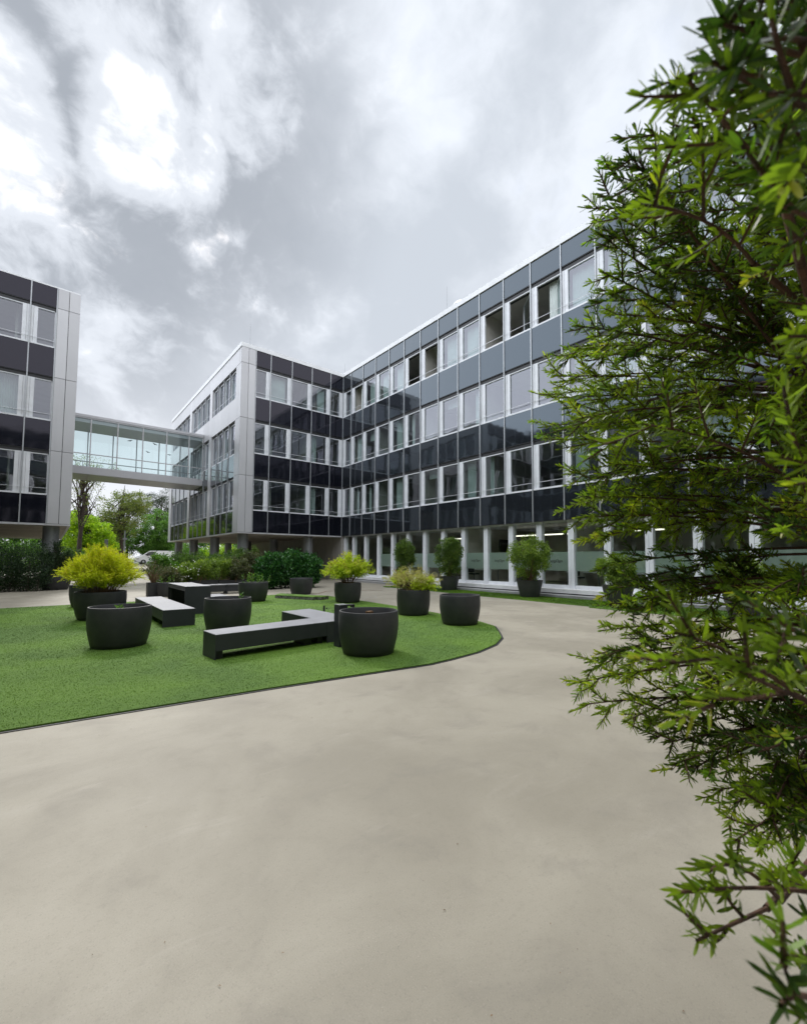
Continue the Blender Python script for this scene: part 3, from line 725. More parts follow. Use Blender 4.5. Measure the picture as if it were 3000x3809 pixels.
def sheet_bench(name, label, cat, x0, x1, y0, y1, h, skirt, ends='xy', along='y', th=.02, seam=None, z=.022):
    """sheet metal bench: top plate, two end panels down to the ground, hanging side skirts"""
    t = thing(name, label, cat, ((x0+x1)/2, (y0+y1)/2, z))
    tp = MB()
    if along == 'y':
        cuts = [y0]+([seam] if seam else [])+[y1]
        for a, b in zip(cuts[:-1], cuts[1:]): tp.box(x0, x1, a+(.002 if a != y0 else 0), b-(.002 if b != y1 else 0), h-.006, h)
        tp.build('seat', 'bench_top', t, bevel=.002)
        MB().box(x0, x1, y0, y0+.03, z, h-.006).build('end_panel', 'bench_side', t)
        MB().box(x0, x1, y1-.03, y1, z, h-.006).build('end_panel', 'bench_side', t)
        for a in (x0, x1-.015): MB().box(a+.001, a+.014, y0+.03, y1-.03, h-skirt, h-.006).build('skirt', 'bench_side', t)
        MB().box(x0+.05, x1-.05, y0+.12, y0+.20, z, h-.02).build('inner_leg', 'black', t)
        MB().box(x0+.05, x1-.05, y1-.20, y1-.12, z, h-.02).build('inner_leg', 'black', t)
    return t
sheet_bench('bench', 'long grey metal bench with a pale two-part seat left of the table', 'bench', 2.03, 2.71, 11.3, 15.45, .415, .25, seam=13.3)
sheet_bench('bench', 'low pale bench glimpsed between the table and the middle planter', 'bench', 3.82, 4.45, 12.6, 15.45, .415, .25, seam=14.25)
sheet_bench('table', 'grey metal slab table with closed ends and a pale top', 'table', 2.95, 3.63, 13.47, 15.75, .81, .13)
# L-shaped bench
t = thing('corner_bench', 'grey L-shaped metal bench in front with its long arm pointing left', 'bench', (3.4, 7.8, .022))
A = [(2.03, 7.20), (4.06, 7.37), (4.06, 8.05), (1.99, 7.74)]
B = [(4.064, 7.37), (4.80, 7.44), (4.80, 9.58), (4.064, 9.46)]
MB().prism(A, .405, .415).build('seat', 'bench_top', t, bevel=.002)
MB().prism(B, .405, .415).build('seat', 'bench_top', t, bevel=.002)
def wallq(p, q, z0, z1, th=.014):
    d = (Vector(q)-Vector(p)).normalized(); n = Vector((-d.y, d.x))*th
    return MB().prism([tuple(p), tuple(q), (q[0]+n.x, q[1]+n.y), (p[0]+n.x, p[1]+n.y)], z0, z1)
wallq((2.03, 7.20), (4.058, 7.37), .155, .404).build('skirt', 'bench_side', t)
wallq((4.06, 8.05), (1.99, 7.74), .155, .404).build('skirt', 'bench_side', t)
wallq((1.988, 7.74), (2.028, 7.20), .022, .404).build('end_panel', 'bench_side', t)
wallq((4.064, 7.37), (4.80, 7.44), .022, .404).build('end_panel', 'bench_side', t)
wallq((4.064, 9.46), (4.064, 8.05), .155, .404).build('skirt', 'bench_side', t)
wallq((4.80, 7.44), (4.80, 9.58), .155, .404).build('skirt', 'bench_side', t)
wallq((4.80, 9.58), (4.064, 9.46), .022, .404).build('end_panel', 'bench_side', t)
MB().box(2.06, 2.16, 7.26, 7.66, .022, .40).build('inner_leg', 'black', t)
MB().box(3.62, 3.76, 7.42, 7.85, .022, .40).build('inner_leg', 'black', t)
MB().box(3.90, 4.0, 7.44, 7.88, .022, .40).build('inner_leg', 'black', t)
# bent steel side table / bin stand beside it
t = thing('bin_stand', 'upright dark steel stand with a bent top beside the L-shaped bench', 'bin stand', (4.1, 7.0, .022))
MB().box(4.03, 4.045, 6.86, 7.06, .022, .762).build('upright', 'bench_side', t)
m = MB(); m.box(4.03, 4.22, 6.86, 7.06, .765, .776); m.build('top_plate', 'steel', t, bevel=.003)
m = MB(); m.box(4.20, 4.36, 6.90, 7.03, .742, .764); m.box(4.35, 4.372, 6.90, 7.03, .70, .764); m.build('lid', 'black', t, bevel=.004)
m = MB(); m.box(4.048, 4.20, 6.87, 6.885, .022, .762); m.build('side_plate', 'bench_side', t)
t = thing('short_post', 'short dark post with a round knob behind the L-shaped bench', 'post', (5.36, 9.9, .022))
MB().box(5.34, 5.385, 9.89, 9.91, .022, .425).build('stem', 'bench_side', t)
MB().lathe([(.001, .33), (.018, .335), (.022, .35), (.018, .368), (.001, .372)], (5.43, 9.88), 12).build('knob', 'black', t, smooth=True)

# rear bench, troughs and square planters
t = thing('bench', 'long dark bench behind the turf in front of the shrub troughs', 'bench', (6.4, 20.9, 0))
MB().box(4.9, 7.6, 20.65, 21.15, .385, .43).build('seat', 'bench_top', t, bevel=.004)
MB().box(4.92, 7.58, 20.67, 21.13, .13, .384).build('skirt', 'bench_side', t)
for x in (5.0, 6.22, 7.4): MB().box(x, x+.08, 20.70, 21.08, 0, .13).build('leg', 'black', t)
MB().box(6.22, 6.27, 20.62, 20.645, 0, .42).build('bracket', 'bench_side', t)
def box_planter(x0, x1, y0, y1, h, label, group=None, name='trough_planter', cat='planter'):
    t = thing(name, label, cat, ((x0+x1)/2, (y0+y1)/2, 0), group)
    m = MB()
    for a in ((x0, x1, y0, y0+.03), (x0, x1, y1-.03, y1), (x0, x0+.03, y0+.03, y1-.03), (x1-.03, x1, y0+.03, y1-.03)): m.box(*a, 0, h)
    m.build('box', 'pot', t)
    MB().box(x0+.03, x1-.03, y0+.03, y1-.03, 0, h-.07).build('soil', 'soil', t)
    return t
TG = 'long black troughs behind the rear bench'
box_planter(5.05, 6.30, 22.2, 22.75, .56, 'black trough planter behind the left half of the rear bench', TG)
box_planter(6.34, 7.60, 22.2, 22.75, .54, 'black trough planter behind the right half of the rear bench', TG)
box_planter(7.9, 9.3, 23.4, 23.95, .52, 'black trough planter with brownish shrub left of the dark green hedge', TG)
box_planter(3.18, 3.60, 20.95, 21.37, .58, 'tall square black planter with a bare-stemmed grey shrub', None, 'square_planter')
box_planter(6.45, 7.1, 34.8, 35.4, .66, 'small square planter far back between the shrubs', None, 'square_planter')
planter(3.82, 20.75, 'small round black planter with sprouts beside the tall square planter', R=.33, rb=.28, h=.58, soil=.50)

# ================================================================= foliage kit
def unit(v): return v/np.maximum(np.linalg.norm(v, axis=-1, keepdims=True), 1e-9)
def leaves(P, Dn, L, Wd, fold=.25, nrm=None):
    """leaf-shaped faces: base point P, direction Dn, length L, width Wd -> verts, faces (two triangles each)"""
    n = len(P); D_ = unit(Dn); r = rng.normal(size=(n, 3)) if nrm is None else nrm
    S = unit(np.cross(D_, r)); N = np.cross(S, D_)
    L = np.broadcast_to(L, (n,))[:, None]; Wd = np.broadcast_to(Wd, (n,))[:, None]
    V = np.stack([P, P+D_*L*.45+S*Wd*.5+N*Wd*fold, P+D_*L, P+D_*L*.45-S*Wd*.5+N*Wd*fold], 1)
    k = np.arange(n)[:, None]*4
    return V.reshape(-1, 3), np.concatenate([k+[0, 1, 2], k+[0, 2, 3]], 1).reshape(-1, 3)
def leafobj(name, parts, material, parent, tints=None):
    Vs, Fs, o = [], [], 0
    for V, F in parts: Vs.append(V); Fs.append(F+o); o += len(V)
    V = np.concatenate(Vs); F = np.concatenate(Fs)
    if tints is None: t = np.repeat(rng.random(len(F)//2+1), 2)[:len(F)]
    else: t = np.repeat(np.concatenate(tints), 2)[:len(F)]
    return raw(name, V, F, material, parent, tint=t)
def stems_plant(name, label, cat, x, y, z, H, spread, nst, twigs, lpt, L, Wd, lmat, smat='bark', group=None, lean=(0, 0), t0=.35, twl=.22, up=.5, droop=0., srad=.010, r0=.12, tone=None, clumpy=.35, vary=.25, also=None, tip=0.0):
    """plant of many arching stems; twigs leave the stems, leaves leave the twigs"""
    t = thing(name, label, cat, (x, y, z), group)
    sm = MB(); PP, DD, TT = [], [], []
    for s in range(nst):
        a = rng.uniform(0, 2*np.pi); rr = math.sqrt(rng.uniform(.02, 1)); hh = H*(1-.45*rr**2)*rng.uniform(1-vary, 1)
        b = np.array([x+r0*rr*math.cos(a), y+r0*rr*math.sin(a), z]); e = np.array([x+lean[0]+spread*rr*math.cos(a), y+lean[1]+spread*rr*math.sin(a), z+hh-droop*rr*H])
        c = b*.45+e*.55+np.array([0, 0, hh*.28])-(e-b)*np.array([.25, .25, 0])
        tt = np.linspace(0, 1, 7)[:, None]; crv = (1-tt)**2*b+2*tt*(1-tt)*c+tt**2*e
        sm.tube([tuple(p) for p in crv], list(np.linspace(srad, srad*.35, 7)), 5, cap=False)
        tone_s = rng.normal(0, clumpy*.5)
        for k in range(twigs):
            u = t0+(1-t0)*(k+rng.random())/twigs
            p = (1-u)**2*b+2*u*(1-u)*c+u*u*e; dv = unit(2*(1-u)*(c-b)+2*u*(e-c))
            d = unit(dv*rng.uniform(.3, 1.)+unit(rng.normal(size=3))*.8+np.array([0, 0, up*.6])); tl = twl*rng.uniform(.5, 1.15)
            n = max(3, int(lpt*rng.uniform(.6, 1.2))); w = np.sort(rng.random(n))[:, None]
            bend = np.array([0, 0, -droop*.5+.1])
            q = p+d*tl*w+bend*tl*w**2
            PP.append(q); DD.append(unit(d+unit(rng.normal(size=(n, 3)))*.85)); TT.append(np.clip(rng.random(n)*.7+.15+tone_s+tip*(u-.6), 0, 1))
    P, D_ = np.concatenate(PP), np.concatenate(DD); n = len(P)
    sm.build('stems', smat, t)
    V, F = leaves(P, D_, L*rng.uniform(.6, 1.2, n), Wd*rng.uniform(.7, 1.2, n))
    leafobj('foliage', [(V, F)], lmat, t, [np.concatenate(TT)])
    return t
def crown_pts(cs, n, shell=.55):
    """random points inside a union of ellipsoids (x,y,z,rx,ry,rz), denser toward their outsides"""
    w = np.array([c[3]*c[5] for c in cs]); k = rng.choice(len(cs), n, p=w/w.sum()); C = np.array(cs)[k]
    d = unit(rng.normal(size=(n, 3))); r = shell+(1-shell)*rng.random(n)**.6
    return C[:, :3]+d*C[:, 3:]*r[:, None], d
def tree(name, label, x, y, H, crown, lmat, ncl=260, lpc=55, L=.22, Wd=.15, clr=.5, bark='bark', tr=.22, group='trees behind the passage', limbs=9, cat='tree', trunk_h=.5, z=None):
    z = gz(y) if z is None else z
    t = thing(name, label, cat, (x, y, z), group)
    cs = [(x+a, y+b, z+c, d, e, f) for a, b, c, d, e, f in crown]
    m = MB(); top = Vector((x+rng.normal(0, .3), y+rng.normal(0, .3), z+H*.92))
    pts = [Vector((x, y, z-.1)), Vector((x+rng.normal(0, .12), y, z+H*.25)), Vector((x+rng.normal(0, .25), y, z+H*.55)), top]
    m.tube(pts, [tr*1.15, tr*.85, tr*.5, tr*.1], 9)
    m.build('trunk', bark, t, smooth=True)
    P, d = crown_pts(cs, ncl); lm = MB()
    for i in range(limbs*4):
        e = P[i % ncl]; u = rng.uniform(.25, .85) if i < limbs else rng.uniform(.4, .95)
        b = pts[0].lerp(pts[3], u*trunk_h/.5 if u*trunk_h/.5 < .9 else .9); c = (np.array(b)+e)/2+np.array([0, 0, rng.uniform(-.2, .5)])
        tt = np.linspace(0, 1, 6)[:, None]; q = (1-tt)**2*np.array(b)+2*tt*(1-tt)*c+tt**2*e
        r0 = tr*(.42 if i < limbs else .18)
        lm.tube([tuple(p) for p in q], list(np.linspace(r0, r0*.15, 6)), 5, cap=False)
    lm.build('limbs', bark, t)
    n = ncl*lpc; C = np.repeat(P, lpc, 0); off = unit(rng.normal(size=(n, 3)))*(rng.random(n)**.45)[:, None]*clr*np.array([1, 1, .6])
    Q = C+off; tone = np.repeat(rng.normal(0, .18, ncl), lpc)
    V, F = leaves(Q, unit(off+np.array([0, 0, -.15])+unit(rng.normal(size=(n, 3)))*.9), L*rng.uniform(.6, 1.2, n), Wd*rng.uniform(.7, 1.2, n))
    leafobj('crown', [(V, F)], lmat, t, [np.clip(rng.random(n)*.75+.1+tone, 0, 1)])
    return t
def bush(name, label, cs, lmat, ncl, lpc, L, Wd, clr, cat='shrub', group=None, smat='bark', nst=10, z=None, base=None):
    """bush built from twig clusters in a union of ellipsoids, with stems that reach them from the ground"""
    x = sum(c[0] for c in cs)/len(cs); y = sum(c[1] for c in cs)/len(cs); z = gz(y) if z is None else z
    t = thing(name, label, cat, (x, y, z), group)
    P, d = crown_pts(cs, ncl, .35); P[:, 2] = np.maximum(P[:, 2], z+.05)
    m = MB()
    for i in range(nst):
        e = P[rng.integers(ncl)]; b0 = base or (e[0]*.75+x*.25, e[1]*.75+y*.25)
        b = np.array([b0[0]+rng.normal(0, .05), b0[1]+rng.normal(0, .05), z]); c = (b+e)/2+np.array([0, 0, .1]); tt = np.linspace(0, 1, 6)[:, None]
        m.tube([tuple(p) for p in (1-tt)**2*b+2*tt*(1-tt)*c+tt**2*e], list(np.linspace(.014, .004, 6)), 5, cap=False)
    m.build('stems', smat, t)
    n = ncl*lpc; C = np.repeat(P, lpc, 0); off = unit(rng.normal(size=(n, 3)))*(rng.random(n)**.5)[:, None]*clr
    tone = np.repeat(rng.normal(0, .2, ncl), lpc)
    V, F = leaves(C+off, unit(off/clr+np.array([0, 0, .35])+unit(rng.normal(size=(n, 3)))*.8), L*rng.uniform(.6, 1.2, n), Wd*rng.uniform(.7, 1.2, n))
    leafobj('foliage', [(V, F)], lmat, t, [np.clip(rng.random(n)*.7+.12+tone, 0, 1)])
    return t

# --- plants in the round planters
stems_plant('golden_bush', 'big feathery golden-yellow bush in the large planter on the left', 'shrub', 1.07, 14.05, .66, 1.26, .88, 150, 26, 46, .032, .0085, 'golden_leaf', 'stem_tan', t0=.2, twl=.24, up=.5, droop=.13, r0=.34, srad=.006, tip=.35)
stems_plant('golden_shrub', 'bushy yellow-green shrub with reddish tips in front of the shop windows', 'shrub', 8.47, 13.86, .66, 1.28, .98, 80, 20, 26, .052, .017, 'golden_green', 'stem_tan', t0=.3, twl=.20, up=.3, droop=.18, r0=.18, srad=.006, tip=.3)
stems_plant('withered_shrub', 'half withered shrub of tan stalks with a fresh green tuft at its right', 'shrub', 8.05, 9.68, .68, .74, 1.0, 60, 12, 14, .045, .011, 'dry_stalk', 'stem_tan', t0=.3, twl=.14, up=.2, droop=.12, r0=.2, srad=.005)
stems_plant('green_tuft', 'fresh yellow-green tuft growing among the withered stalks', 'shrub', 8.32, 9.45, .66, .55, .42, 34, 16, 24, .045, .015, 'golden_green', 'stem_tan', t0=.2, twl=.13, droop=.3, r0=.10, srad=.005)
stems_plant('green_tuft', 'small yellow-green sprigs on the left of the withered stalks', 'shrub', 7.78, 9.85, .66, .62, .30, 14, 10, 14, .042, .013, 'golden_green', 'stem_tan', t0=.5, twl=.10, droop=.1, r0=.10, srad=.004)
GS = 'shrubs in the storefront planters'
def potbush(lab, x, y, z0, z1, r, lm, ncl=330, lpc=30, flare=.75):
    c = (z0+z1)/2; h = (z1-z0)/2
    cs = [(x, y, c+.06, r*.82, r*.82, h*.98), (x-.25*r, y+.1, c+.3*h, r*.75, r*.75, h*.62), (x+.3*r, y-.1, c+.22*h, r*.75, r*.7, h*.68), (x, y, z0+h*.5, r*flare, r*flare, h*.5)]
    for k in range(9):
        a = rng.uniform(0, 6.28); cs.append((x+r*.72*math.cos(a), y+r*.72*math.sin(a), c+h*rng.uniform(-.3, .8), r*.24, r*.24, h*.26))
    bush('upright_shrub', lab, cs, lm, ncl, lpc, .085, .042, .11, group=GS, z=z0-.1, nst=26, base=(x, y), smat='stem_tan')
random.seed(5)
potbush('narrow upright dark green shrub farthest along the storefront', 15.75, 19.6, .70, 2.75, .60, 'conifer_leaf')
potbush('tall dense dark green shrub in the second storefront planter', 16.0, 16.2, .68, 2.78, .76, 'conifer_leaf', 420)
potbush('wide loose light green shrub flaring from its storefront planter', 15.85, 11.15, .70, 2.58, .98, 'conifer_light', 380, 28, .6)
potbush('light green shrub half hidden by the yew twigs', 14.95, 6.95, .66, 1.75, .66, 'conifer_light', 260, 28)
potbush('small shrub glimpsed deep behind the yew branches', 13.85, 3.2, .66, 1.7, .55, 'conifer_light', 160, 24)
stems_plant('upright_shrub', 'dark narrow shrub in the shaded planter by the left wing column', 'shrub', .28, 28.45, .60, 1.9, .62, 50, 22, 16, .05, .022, 'hedge_leaf', t0=.1, twl=.2, up=.7, r0=.25)
def sprout(x, y, z, label, n=2, h=.18, name='sprout'):
    t = thing(name, label, 'seedling', (x, y, z))
    m = MB(); PP, DD = [], []
    for i in range(n):
        bx, by = x+rng.normal(0, .02*n), y+rng.normal(0, .02*n); hh = h*rng.uniform(.6, 1); lx, ly = rng.normal(0, .04, 2)
        m.tube([(bx, by, z-.02), (bx+lx*.4, by+ly*.4, z+hh*.5), (bx+lx, by+ly, z+hh)], [.005, .004, .002], 5)
        for k in range(9):
            u = .2+.8*k/8; a = k*2.4+i; PP.append((bx+lx*u, by+ly*u, z+hh*u)); DD.append((math.cos(a), math.sin(a), .35+.5*u))
    m.build('stem', 'sprout', t)
    V, F = leaves(np.array(PP), np.array(DD), .085, .034); leafobj('leaf_cluster', [(V, F)], 'sprout', t)
sprout(1.02, 9.35, .60, 'pale green sprout leaning over the soil of the near left planter', 2, .17)
sprout(3.28, 9.98, .60, 'single upright seedling in the planter between the benches', 1, .23)
sprout(5.9, 16.3, .66, 'leafy green sprouts spread over the planter behind the turf middle', 14, .42)
sprout(3.82, 20.75, .50, 'leggy green sprouts in the small round planter beside the table', 5, .36)
t = thing('paper_scrap', 'small reddish scrap lying inside the nearest empty planter', 'litter', (4.36, 6.38, .61)); MB().box(4.32, 4.44, 6.40, 6.47, .612, .68).build('scrap', 'dry_leaf', t)

# --- shrubs behind the rear bench and under the wing
G1 = 'low shrubs massed behind the rear bench'
def mass(label, x, y, h, s, lm, nst=34, z=.46, L=.05, W_=.02, t0=.15, tw=18, group=G1):
    cs = [(x, y, z+h*.50, s*.8, s*.7, h*.46)]
    for k in range(11):
        a = rng.uniform(0, 6.28); cs.append((x+s*.68*math.cos(a), y+s*.6*math.sin(a), z+h*rng.uniform(.35, .88), s*.32, s*.3, h*.20))
    bush('low_shrub', label, cs, lm, int(150+130*s*h), 26, L*1.7, W_*2.0, .13, group=group, z=z, nst=16, smat='stem_tan')
mass('olive green shrub in the left rear trough', 5.35, 22.5, 1.0, .62, 'conifer_light')
mass('spiky light green shrub in the middle of the rear troughs', 6.25, 22.5, 1.25, .70, 'conifer_light')
mass('grey-green branching shrub at the right end of the rear troughs', 7.25, 22.5, 1.15, .66, 'grey_shrub')
mass('dark green spreading shrub behind the left rear trough', 6.1, 24.8, 1.85, 1.0, 'conifer_dark', 46, 0)
mass('dense dark green shrub behind the right rear trough', 7.7, 25.6, 2.05, 1.1, 'conifer_dark', 50, 0)
mass('brown-green shrub left of the dark hedge', 8.55, 23.7, 1.6, .75, 'grey_shrub', 40, .46)
mass('tall brown-green shrub standing before the front column', 9.0, 26.6, 2.2, .85, 'conifer_leaf', 46, 0)
mass('broad conifer shrub in front of the second column', 6.9, 28.6, 2.0, 1.3, 'conifer_dark', 60, 0)
mass('bright green rounded shrub left of the broad conifers', 4.55, 25.0, 1.75, .75, 'oak_leaf', 44, 0, .06, .03)
mass('dark spreading conifer shrub beside the bright rounded shrub', 5.6, 27.4, 1.85, 1.1, 'conifer_dark', 50, 0)
mass('fine light green shrub with white blossom behind the table', 4.7, 22.9, 1.3, .75, 'conifer_light', 40, 0)
mass('loose grey-green shrub left of the white blossom', 4.15, 22.2, 1.2, .6, 'grey_shrub', 34, 0)
stems_plant('bare_shrub', 'vase-shaped shrub with bare brown stems in the tall square planter', 'shrub', 3.40, 21.15, .52, .98, .62, 30, 10, 14, .04, .016, 'grey_shrub', 'stem_tan', t0=.5, twl=.16, r0=.06, srad=.012)
t = thing('blossom_spray', 'white blossom clusters dotted over the shrubs behind the table', 'flowers', (4.75, 22.4, .7)); m = MB()
for i in range(60):
    x, y, z = 4.75+rng.normal(0, .35), 22.3+rng.normal(0, .25), .95+rng.normal(0, .28); s = rng.uniform(.015, .04)
    m.lathe([(.001, z-s), (s, z), (.001, z+s)], (x, y), 5)
m.build('blossom', 'flower_white', t)
G2 = 'dark laurel hedge bushes under the wing'
for i, (x, y, rx, rz, h) in enumerate(((9.1, 22.6, .85, .9, 1.05), (10.3, 22.9, .95, .95, 1.1), (11.25, 22.7, .75, .85, 1.0))):
    bush('laurel_bush', ('dark glossy laurel bush at the left end of the leafy hedge', 'dark glossy laurel bush in the middle of the leafy hedge', 'dark glossy laurel bush at the right end of the leafy hedge')[i],
         [(x, y, h, rx, .7, rz), (x-.2, y, h*.6, rx*.8, .6, .6)], 'laurel_leaf', 400, 20, .15, .085, .20, group=G2, nst=14)
for i in range(4):
    x = -.1-i*1.15
    bush('hedge_shrub', ('shaded dark hedge shrub next to the left wing column', 'shaded dark hedge shrub just left of the first', 'shaded dark hedge shrub near the left photo edge', 'dark hedge shrub at the outer end of the left hedge')[i],
         [(x-.5, 27.9+.1*i, 1.15, .85, .8, 1.25), (x-.6, 28.1, .6, .9, .8, .7)], 'hedge_leaf', 300, 26, .085, .04, .27, group='dark hedge under the left wing', nst=12)
# bushes beyond and beneath the buildings
BG = [(-2.5, 53, 2.4, 1.7, 'oak_leaf', 'green bush seen under the left wing soffit'), (-5, 54, 2.3, 1.6, 'oak_leaf', 'far green bush under the left wing near the photo edge'), (.6, 53.5, 2.1, 1.4, 'conifer_dark', 'dark green bush beside the left wing column in the distance'),
      (2.4, 55, 1.8, 1.1, 'oak_leaf', 'dark round bush behind the golden bush'), (12.5, 55, 2.4, 1.7, 'oak_leaf', 'leafy bush seen between the columns on the left'), (15.5, 54, 2.5, 1.8, 'maple_leaf', 'light green bush seen between the two front columns'),
      (18.5, 55, 2.4, 1.8, 'oak_leaf', 'leafy bush at the far end of the under-wing passage'), (21.5, 54, 2.3, 1.7, 'oak_leaf', 'far bush beside the panelled wall end'), (13.4, 57, 1.5, 1.3, 'oak_leaf', 'green bush right of the white van')]
for x, y, r, h, lm, lab in BG: bush('leafy_bush', lab, [(x, y, gz(y)+h, r, 1.2, h), (x+r*.4, y, gz(y)+h*.7, r*.7, 1, h*.7)], lm, 190, 34, .15, .09, .42, group='bushes beyond the passage', nst=6)
# trees beyond
tree('maple_tree', 'bright yellow-green maple with a dark forked trunk right of the left wing', 3.0, 62, 11.0, [(0.2, 0, 3.6, 2.6, 2, 2.6), (1.4, 0, 2.6, 1.8, 1.6, 1.8), (-.8, 0, 5.2, 1.6, 1.5, 1.3)], 'maple_leaf', 420, 46, .20, .15, .5, limbs=12)
tree('open_tree', 'half bare tree with thin upright limbs and sparse pale leaves', 2.4, 58, 13.0, [(0, 0, 8.6, 2.2, 2, 3.6), (.6, 0, 11.0, 2.6, 2, 1.8)], 'sparse_leaf', 150, 16, .15, .10, .5, limbs=16, tr=.25)
tree('oak_tree', 'dark trunked tree with loose foliage at the middle of the passage', 7.2, 68, 11.5, [(0, 0, 6.8, 2.6, 2, 3.2), (-1.4, 0, 5, 1.8, 1.6, 2.2), (1.6, 0, 8.3, 1.5, 1.3, 1.6)], 'sparse_leaf', 360, 34, .18, .12, .55, limbs=18, tr=.26)
tree('pine_tree', 'dark pine behind the loose tree in the middle of the passage', 9.1, 80, 12.0, [(0, 0, 7, 2.6, 2.4, 2.4), (.6, 0, 9.6, 2.0, 1.6, 1.5), (-1.4, 0, 5, 2.2, 1.8, 1.8)], 'pine_leaf', 260, 44, .24, .05, .55, limbs=10)
tree('round_tree', 'rounded deep green tree left of the far wing end', 12.1, 74, 8.6, [(0, 0, 5.0, 2.5, 2.2, 3.2), (1.6, 0, 4.2, 2, 1.8, 2.6), (-1.2, 0, 3.2, 1.6, 1.5, 2.0)], 'oak_leaf', 420, 50, .20, .13, .5)
tree('pine_tree', 'tall ragged pine just left of the far wing end', 14.6, 84, 13.5, [(0, 0, 8.6, 2.2, 2, 2.8), (-1.2, 0, 10.6, 1.6, 1.4, 1.4), (.8, 0, 12, 1.4, 1.2, 1.2), (-3, 0, 8.8, 1.6, 1.4, 1.2)], 'pine_leaf', 260, 40, .26, .05, .55, limbs=12)
tree('conical_tree', 'light green pointed young tree between the van and the round tree', 12.4, 79.5, 4.6, [(0, 0, 2.0, 1.3, 1.2, 1.7), (0, 0, 3.2, .7, .7, 1.2)], 'oak_leaf', 200, 46, .18, .13, .40, tr=.08)
tree('conical_tree', 'second pointed young tree nearer the columns', 15.2, 79, 3.9, [(0, 0, 1.7, 1.4, 1.2, 1.6), (0, 0, 2.7, .8, .7, 1.0)], 'oak_leaf', 200, 46, .18, .13, .40, tr=.08)
tree('round_tree', 'dark green tree low behind the lamp post', 8.0, 75, 6.2, [(0, 0, 3.4, 2.4, 2.0, 2.6), (-2.2, 0, 3, 1.9, 1.8, 2.3)], 'oak_leaf', 300, 46, .18, .12, .5)
tree('dark_tree', 'very dark tree mass behind the maple', 3.6, 82, 9.5, [(0, 0, 4.6, 3.4, 2.4, 3.6), (3.2, 0, 4, 2.4, 2, 3), (-4, 0, 5, 3, 2, 3.6)], 'hedge_leaf', 420, 46, .24, .15, .65)
FT = [(-14, 70, 11, 'oak_leaf'), (-8.5, 76, 12, 'conifer_dark'), (-3, 72, 10, 'oak_leaf'), (18, 86, 12, 'pine_leaf'), (22, 80, 11, 'oak_leaf'), (27, 78, 10, 'oak_leaf'), (33, 82, 11, 'conifer_dark')]
FL = ['broad leafy tree far left beyond the left wing', 'dark conifer hidden behind the left wing', 'leafy tree behind the left wing columns', 'tall pine hidden behind the raised wing', 'leafy tree seen under the raised wing', 'leafy tree seen under the wing near the panelled wall', 'dark conifer beyond the end of the panelled wall']
for (x, y, h, lm), lab in zip(FT, FL):
    tree('far_tree', lab, x, y, h, [(0, 0, h*.5, 3.0, 2.4, h*.46), (1.5, 0, h*.4, 2.4, 2, h*.36), (-1.5, .5, h*.45, 2.2, 2, h*.4)], lm, 240, 36, .30, .2, .7)
# trees the side windows of the raised wing mirror
for (x, y, h, lm), lab in zip([(-12, 60, 12, 'pine_leaf'), (-6, 64, 13, 'pine_leaf'), (-20, 66, 12, 'conifer_dark')], ['tall pine mirrored in the side glass of the raised wing', 'ragged pine mirrored near the corner of the raised wing', 'distant conifer mirrored in the wing glass']):
    tree('far_tree', lab, x, y, h, [(0, 0, h*.5, 1.8, 1.6, h*.42), (.4, 0, h*.75, 1.0, 1, h*.25)], lm, 160, 34, .30, .12, .6)

# ================================================================= vehicles, posts
def wheel(t, x, y, z, r, w, sy):
    o = MB(lambda a, b, c: (x+a, y+b*sy, z+c))
    V = MB(); prof = [(r*.55, -w/2), (r*.93, -w/2), (r, -w*.35), (r, w*.35), (r*.93, w/2), (r*.55, w/2)]
    n = 24
    for rr, zz in prof:
        for j in range(n):
            a = 2*math.pi*j/n; V.V.append((x+rr*math.cos(a), y+zz, z+rr*math.sin(a)))
    for i in range(len(prof)-1):
        for j in range(n): V.F.append((i*n+j, i*n+(j+1) % n, (i+1)*n+(j+1) % n, (i+1)*n+j))
    w_ = V.build('wheel', 'tyre', t)
    R = MB(); k = 0
    for s in (-1, 1):
        k = len(R.V); R.V.append((x, y+s*w*.30, z))
        for j in range(n):
            a = 2*math.pi*j/n; R.V.append((x+r*.62*math.cos(a), y+s*w*.42, z+r*.62*math.sin(a)))
        for j in range(n): R.F.append((k, k+1+j, k+1+(j+1) % n))
    R.build('rim', 'steel', w_)
